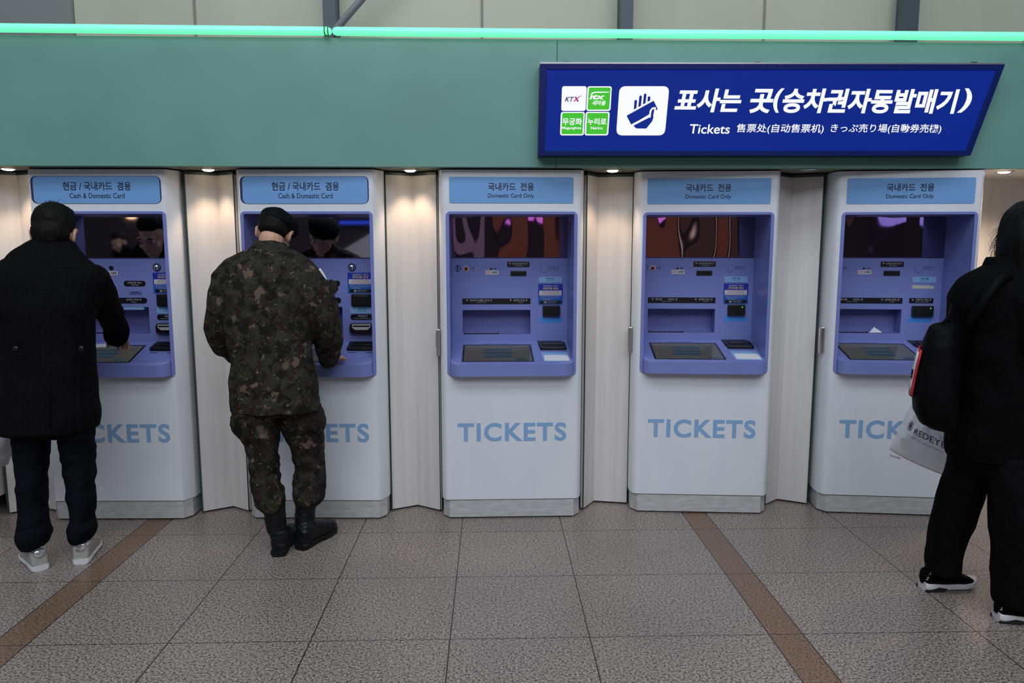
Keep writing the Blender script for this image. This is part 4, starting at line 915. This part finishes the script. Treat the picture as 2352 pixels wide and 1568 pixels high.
# ------------------------------------------------------------------ the woman at the right edge
wo = empty('person', Vector((at(2300, 1400, 3.06).x, 3.06, 0))); tag(wo, 'long-haired woman in black walking past at the right edge', 'person')
Rw = Matrix.Rotation(math.radians(-62), 3, 'Z') @ Matrix.Rotation(math.radians(-8), 3, 'X')
hw = at(2374, 533, 3.06)
b = MB(); head(b, hw, Rw, .98)
b.tube([hw + Rw @ Vector((0, -.03, -.05)), at(2362, 600, 3.06), at(2345, 660, 3.06)], [.054, .054, .07], 14)
loft(b, [(630, 2260, 2440, 3.06, .07), (680, 2215, 2450, 3.06, .10), (780, 2225, 2430, 3.06, .10), (900, 2215, 2420, 3.06, .11), (1040, 2205, 2420, 3.06, .11)])
limb(b, [(2240, 1020, 3.10, .08), (2205, 1130, 3.15, .05), (2172, 1250, 3.19, .034), (2164, 1296, 3.21, .024)]); limb(b, [(2340, 1020, 2.98, .08), (2340, 1150, 2.94, .05), (2338, 1300, 2.93, .034), (2345, 1385, 2.93, .028)])
limb(b, [(2340, 685, 2.95, .052), (2375, 790, 2.91, .045), (2430, 880, 2.88, .036), (2500, 925, 2.86, .028)]); hand(b, at(2500, 925, 2.86), (.9, -.1, -.4), (.3, -.8, .5), 1, .6)
limb(b, [(2240, 685, 3.17, .052), (2205, 800, 3.26, .045), (2195, 860, 3.30, .038), (2180, 912, 3.32, .028)]); hl = at(2180, 912, 3.32); hand(b, hl, (-.15, .1, -1), (0, 1, .1), 1, .9)
link('body', fuse(b, 'body', .0045, 3), 'skin', wo); face_parts(wo, hw, Rw, .98)
c = MB()
loft(c, [(588, 2290, 2420, 3.06, .07), (612, 2252, 2450, 3.06, .10), (640, 2205, 2472, 3.06, .13), (668, 2186, 2480, 3.06, .15), (705, 2180, 2482, 3.06, .16), (760, 2188, 2476, 3.06, .165), (860, 2188, 2470, 3.06, .165), (950, 2178, 2472, 3.06, .17), (1000, 2168, 2474, 3.06, .17), (1048, 2172, 2474, 3.06, .17)])
limb(c, [(2342, 680, 2.96, .072), (2375, 790, 2.91, .068), (2430, 878, 2.88, .062), (2494, 922, 2.86, .05)])
limb(c, [(2215, 680, 3.13, .065), (2205, 800, 3.24, .062), (2200, 870, 3.29, .055), (2186, 905, 3.31, .044)])
link('coat', fuse(c, 'coat', .009, 3, folds(.011, 5, 5, 4, 41)), 'blackcloth', wo)
mb = MB(); loft(mb, [(616, 2252, 2440, 3.06, .098), (604, 2256, 2436, 3.06, .095), (590, 2263, 2430, 3.06, .088)], e=2.0); link('collar', fuse(mb, 'collar', .007, 2), 'blackcloth', wo)
t = MB()
loft(t, [(980, 2190, 2450, 3.06, .13), (1040, 2190, 2445, 3.05, .13), (1085, 2205, 2425, 3.05, .11)])
loft(t, [(1040, 2172, 2300, 3.11, .11), (1085, 2168, 2285, 3.12, .10), (1111, 2159, 2268, 3.13, .095), (1151, 2148, 2256, 3.15, .09), (1212, 2134, 2232, 3.17, .085), (1262, 2126, 2213, 3.18, .082), (1300, 2122, 2207, 3.185, .082), (1313, 2126, 2205, 3.185, .08)])
loft(t, [(1040, 2258, 2410, 2.99, .11), (1123, 2266, 2402, 2.95, .105), (1212, 2270, 2398, 2.94, .10), (1300, 2272, 2400, 2.935, .095), (1374, 2273, 2402, 2.93, .092), (1387, 2280, 2396, 2.93, .09)])
link('trousers', fuse(t, 'trousers', .008, 3, folds(.009, 6, 6, 5, 55)), 'blackcloth2', wo)
def sneaker(heel, ang, lab):
    so = shoe(wo, heel, ang, .265, 'blackcloth2', 'sole', 'sneaker', W_=.094, hgt=.10, sole=.034, label=lab); o = Vector(heel); d = Vector((math.cos(ang), math.sin(ang), 0)); sd = Vector((-d.y, d.x, 0))
    mb = MB(); P = lambda a, b_, c_: o + d * a + sd * b_ + Vector((0, 0, c_))
    for b_ in (-1, 1):
        mb = MB(); mb.add([P(-.003, b_ * .039, .0), P(.045, b_ * .043, .0), P(.085, b_ * .043, .0), P(.10, b_ * .042, .014), P(.06, b_ * .043, .022), P(.02, b_ * .042, .012), P(0, b_ * .039, .012),
                P(-.003, b_ * .030, .0), P(.045, b_ * .034, .0), P(.085, b_ * .034, .0), P(.10, b_ * .033, .014), P(.06, b_ * .034, .022), P(.02, b_ * .033, .012), P(0, b_ * .030, .012)],
               [tuple(range(7)), tuple(range(13, 6, -1))] + [(i, (i + 1) % 7, 7 + (i + 1) % 7, 7 + i) for i in range(7)])
        mb.build('heel_wedge', 'soleblk', so)
    mb = MB(); mb.tube([P(.004, 0, .045), P(.012, -.004, .075), P(.030, -.006, .118)], [.016, .018, .020], 10); mb.build('sock_heel', 'blackcloth2', so, smooth=50)
    mb = MB(); mb.add([P(-.006, -.024, .052), P(.004, -.030, .052), P(.030, -.034, .118), P(.018, -.030, .120), P(-.004, -.020, .052), P(.006, -.026, .052), P(.032, -.030, .118), P(.020, -.026, .120)], [(0, 1, 2, 3), (4, 7, 6, 5), (0, 4, 5, 1), (1, 5, 6, 2), (2, 6, 7, 3), (3, 7, 4, 0)]); tb = mb.build('pull_tab', 'nylon', so)
    mb = MB()
    for k in range(7):
        u = k / 7 + .04; a0, c0 = .0 + .026 * u, .055 + .062 * u
        mb.add([P(a0 - .003, -.0275 - .004 * u, c0), P(a0 + .004, -.0312 - .004 * u, c0), P(a0 + .006, -.0314 - .004 * u, c0 + .005), P(a0 - .001, -.0277 - .004 * u, c0 + .005)], [(0, 1, 2, 3)])
    mb.build('tab_print', 'ink_white', tb)
sneaker(Vector((at(2123, 1370, 3.2).x, 3.225, 0)), math.radians(4), 'rear black sock sneaker with white sole')
sneaker(Vector((at(2298, 1447, 2.9).x, 2.935, 0)), math.radians(-6), 'front black sock sneaker with white sole')
mb = MB()
loft(mb, [(458, 2352, 2400, 3.05, .05), (466, 2334, 2420, 3.05, .085), (480, 2316, 2438, 3.05, .11), (503, 2301, 2452, 3.05, .125), (545, 2291, 2458, 3.04, .128), (586, 2288, 2452, 3.04, .122), (640, 2284, 2440, 3.04, .125), (700, 2272, 2430, 3.03, .14), (760, 2268, 2410, 3.02, .15), (830, 2285, 2380, 3.02, .155), (870, 2310, 2350, 3.02, .155)])
hr = link('hair', fuse(mb, 'hair', .007, 2, lambda p, n: n * .006 * noise.noise(Vector((p.x * 60, p.y * 60, p.z * 5)))), 'hairblack', wo)
mb = MB()
for k in range(46):
    y0 = random.uniform(520, 600); x0 = random.uniform(2288, 2296); p = at(x0, y0, 3.04); L = random.uniform(.03, .09); sx = random.uniform(-.030, -.004)
    mb.tube([p, p + Vector((sx * .7, 0, -L * .4)), p + Vector((sx, .004, -L * .75)), p + Vector((sx * .6, .004, -L))], [.0008, .0007, .0006, .0003], 4)
mb.build('stray_hairs', 'hair', hr)
own(wo, 0)
# her backpack, with the red and white tag on its outer face
bp = empty('backpack', at(2160, 880, 3.06)); tag(bp, 'black backpack with a red and white tag on the woman\'s back', 'backpack')
rows = [(744, 2140, 2194, 3.0, .08), (752, 2132, 2198, 3.0, .11), (790, 2119, 2200, 3.0, .13), (850, 2103, 2202, 3.0, .14), (906, 2092, 2202, 3.0, .145), (940, 2094, 2202, 3.0, .145), (968, 2108, 2200, 3.0, .13), (982, 2136, 2196, 3.0, .10)]
BAGROT = -.52
def bag_ring(row, off=0, ts=None, e=3.0):
    py, L, R_, D, ry = row; a, b_ = at(L, py, D), at(R_, py, D); c_ = (a + b_) / 2; rx = (b_.x - a.x) / 2 * math.cos(BAGROT) + off; ry += off
    ts = ts or [2 * PI * i / 28 for i in range(28)]; out = []
    for t in ts:
        u, v = rx * math.copysign(abs(math.cos(t)) ** (2 / e), math.cos(t)), ry * math.copysign(abs(math.sin(t)) ** (2 / e), math.sin(t))
        out.append(Vector((c_.x + u * math.cos(BAGROT) - v * math.sin(BAGROT), c_.y + u * math.sin(BAGROT) + v * math.cos(BAGROT), c_.z)))
    return out
PI = math.pi
lerp = lambda y: tuple((lambda a, b_, t: [y] + [a[k] + (b_[k] - a[k]) * t for k in range(1, 5)])(*[(rows[i], rows[i + 1], (y - rows[i][0]) / (rows[i + 1][0] - rows[i][0])) for i in range(len(rows) - 1) if rows[i][0] <= y <= rows[i + 1][0]][0]))
mb = MB(); mb.rings([bag_ring(lerp(y)) for y in (744, 747, 752, 762, 776, 790, 810, 830, 850, 870, 890, 906, 923, 940, 955, 968, 976, 982)]); link('bag_body', fuse(mb, 'bag_body', .008, 3, folds(.006, 7, 7, 6, 77)), 'nylon', bp)
def patch(rows_, t0, t1, off, e=3.0):
    """curved cloth patch lying on the pack between two angles"""
    cols = [bag_ring(r, off, [t0 + (t1 - t0) * i / 8 for i in range(9)], e) for r in rows_]
    m = MB(); m.add([p for c_ in cols for p in c_], [(i * 9 + j, i * 9 + j + 1, (i + 1) * 9 + j + 1, (i + 1) * 9 + j) for i in range(len(cols) - 1) for j in range(8)]); return m
def solid(m, name, mt, parent):
    o = m.build(name, mt, parent, smooth=60); s = o.modifiers.new('t', 'SOLIDIFY'); s.thickness = .002; s.offset = 0; return o
tg = solid(patch([lerp(y) for y in (800, 830, 860, 885, 906)], PI - .9, PI + .62, .008), 'tag', 'tagred', bp)
solid(patch([lerp(y) for y in (806, 830, 860, 880, 892)], PI - .85, PI + .40, .011), 'white_field', 'tagwhite', tg)
solid(patch([lerp(y) for y in (849, 853)], PI + .05, PI + .15, .0135), 'tag_lettering', 'nylon', tg)
def on_pack(t, y): return bag_ring(lerp(y), .014, [t])[0]
text_fit('tag_lettering', 'd', 'nylon', tg, 0, 1, 0, 1, 0, .03, res=3, thick=.001, to=lambda u, w, d: on_pack(PI + .02 + .36 * u, 868 - 22 * w))
mb = MB(); limb(mb, [(2186, 700, 3.02, .008), (2178, 726, 2.98, .007), (2166, 742, 2.98, .007), (2146, 748, 3.0, .007)]); mb.build('strap', 'nylon', bp, smooth=60)
mb = MB(); limb(mb, [(2225, 748, 2.96, .016), (2262, 690, 2.92, .018), (2300, 640, 2.93, .018), (2330, 640, 2.98, .016)]); mb.build('strap', 'nylon', bp, smooth=60)
own(bp, 0)
# the clear plastic shopping bag in her far hand
sb = empty('plastic_bag', hl + Vector((-.03, .03, -.1))); tag(sb, 'translucent white plastic shopping bag hanging behind the woman', 'bag')
mb = MB(); loft(mb, [(918, 2150, 2196, 3.35, .02), (940, 2088, 2240, 3.36, .045), (975, 2070, 2246, 3.37, .06), (1010, 2052, 2250, 3.37, .07), (1030, 2045, 2252, 3.37, .072)], e=2.6)
me = MB()
def bag_pt(u, v):
    """u along the bag, v from top to bottom edge"""
    top = [(2095, 925), (2130, 918), (2188, 936)]; bot = [(2043, 1028), (2082, 1058), (2198, 1100)]
    L = lambda q, t: (q[0][0] * (1 - t) ** 2 + 2 * q[1][0] * t * (1 - t) + q[2][0] * t * t, q[0][1] * (1 - t) ** 2 + 2 * q[1][1] * t * (1 - t) + q[2][1] * t * t)
    a, b_ = L(top, u), L(bot, u); return (a[0] + (b_[0] - a[0]) * v, a[1] + (b_[1] - a[1]) * v)
nu, nv = 26, 20
for side in (-1, 1):
    vs = []
    for i in range(nu + 1):
        for j in range(nv + 1):
            u, v = i / nu, j / nv; px, py = bag_pt(u, v); th = .075 * (math.sin(PI * min(1, u * .97 + .02)) ** .5) * (math.sin(PI * v * .96 + .03) ** .6)
            w = noise.noise(Vector((u * 5, v * 5, side * 3))) * .012 + noise.noise(Vector((u * 13, v * 9, side * 7))) * .005
            vs.append(at(px, py, 3.42 + side * (th + w * math.sin(PI * v) * math.sin(PI * u))))
    me.add(vs, [(i * (nv + 1) + j, (i + 1) * (nv + 1) + j, (i + 1) * (nv + 1) + j + 1, i * (nv + 1) + j + 1) for i in range(nu) for j in range(nv)])
o = me.build('bag_film', 'bagplastic', sb, smooth=70)
mb = MB(); pts = [bag_pt(u, 1.0) for u in [i / 14 for i in range(15)]]
mb.tube([at(x, y + 1, 3.42) for x, y in pts], .0035, 6); mb.build('bottom_seam', 'tagwhite', sb, smooth=60)
def on_bag(u, v, lift=.004):
    px, py = bag_pt(u, v); th = .075 * (math.sin(PI * min(1, u * .97 + .02)) ** .5) * (math.sin(PI * v * .96 + .03) ** .6)
    w = noise.noise(Vector((u * 5, v * 5, -3))) * .012 + noise.noise(Vector((u * 13, v * 9, -7))) * .005
    return at(px, py, 3.42 - (th + w * math.sin(PI * v) * math.sin(PI * u)) - lift)
def bag_text(name, body, u0, u1, v0, v1, slope, bold):
    # v is measured at the left end; slope follows the print down to the right
    return text_fit(name, body, 'bagink', sb, 0, 1, 0, 1, 0, bold, res=2, thick=.001, to=lambda a, h, d: on_bag(u0 + (u1 - u0) * a, v1 + (v0 - v1) * h + slope * a, .004 + d))
bag_text('bag_lettering', 'REDEYE', .35, .88, .475, .57, .06, 0.0)
bag_text('bag_tagline', 'seize the eyes of fashion', .32, .84, .625, .655, .05, 0.0)
c0 = .24, .46
mb = MB()
for k in range(10):
    a = k * PI / 5; mb.tube([on_bag(c0[0] + .008 * math.cos(a), c0[1] + .012 * math.sin(a)), on_bag(c0[0] + .05 * math.cos(a + .2), c0[1] + .08 * math.sin(a + .2)), on_bag(c0[0] + .055 * math.cos(a + .7), c0[1] + .085 * math.sin(a + .7))], .0011, 5)
mb.ell(on_bag(*c0), (.005, .002, .005), None, 8, 6); mb.build('flower_emblem', 'bagink', sb)
mb = MB(); q = [on_bag(*k) for k in ((.14, .72), (.33, .67), (.41, .87), (.22, .91))]; qs = [p + Vector((0, .003, 0)) for p in q]
mb.add(q + qs, [(0, 1, 2, 3), (7, 6, 5, 4)] + [(i, (i + 1) % 4, 4 + (i + 1) % 4, 4 + i) for i in range(4)]); mb.build('white_sticker', 'paperwhite', sb)
mb = MB(); q = [at(*k, 3.425) for k in ((2044, 1043), (2069, 1051), (2068, 1055), (2044, 1048))]; mb.add(q + [p + Vector((0, .004, 0)) for p in q], [(0, 1, 2, 3), (7, 6, 5, 4)] + [(i, (i + 1) % 4, 4 + (i + 1) % 4, 4 + i) for i in range(4)]); mb.build('paper_tail', 'tagwhite', sb)
for k, (x, y) in enumerate(((2168, 905), (2192, 905))):
    mb = MB(); mb.tube([hl + Vector((-.02 + .03 * k, 0, -.05)), at(x - 25 + 30 * k, 930, 3.40), at(x - 45 + 50 * k, 950, 3.42)], [.006, .01, .016], 8); mb.build('handle', 'bagplastic', sb, smooth=60)
own(sb, 0)

# slip of paper left in the last machine's tray
mb = MB(); q = [Vector((0, 0, 0)), Vector((.086, .004, .002)), Vector((.040, .02, .034))]; mb.add(q + [p + Vector((0, .0015, 0)) for p in q], [(0, 1, 2), (5, 4, 3), (0, 3, 4, 1), (1, 4, 5, 2), (2, 5, 3, 0)])
ps = mb.build('paper_slip', 'paperwhite'); ps.location = at(1996, 764, 4.515); tag(ps, 'white paper slip left in the tray of the rightmost machine', 'paper')

# two travellers standing in the hall behind the photographer, seen in the leftmost mirror
def copy_tree(o, parent=None):
    c = o.copy(); COL.objects.link(c); c.parent = parent
    for ch in list(o.children): copy_tree(ch, c)
    return c
for loc, rz, lab in (((-4.55, -1.1, 0), -.5, 'dark-coated traveller reflected close beside the coat man in the leftmost mirror'), ((-5.75, -2.6, 0), .35, 'second traveller reflected further off in the leftmost mirror')):
    c = copy_tree(man); c.location = loc; c.rotation_euler = (0, 0, rz); c['label'] = lab; c['group'] = 'travellers reflected in the mirror'
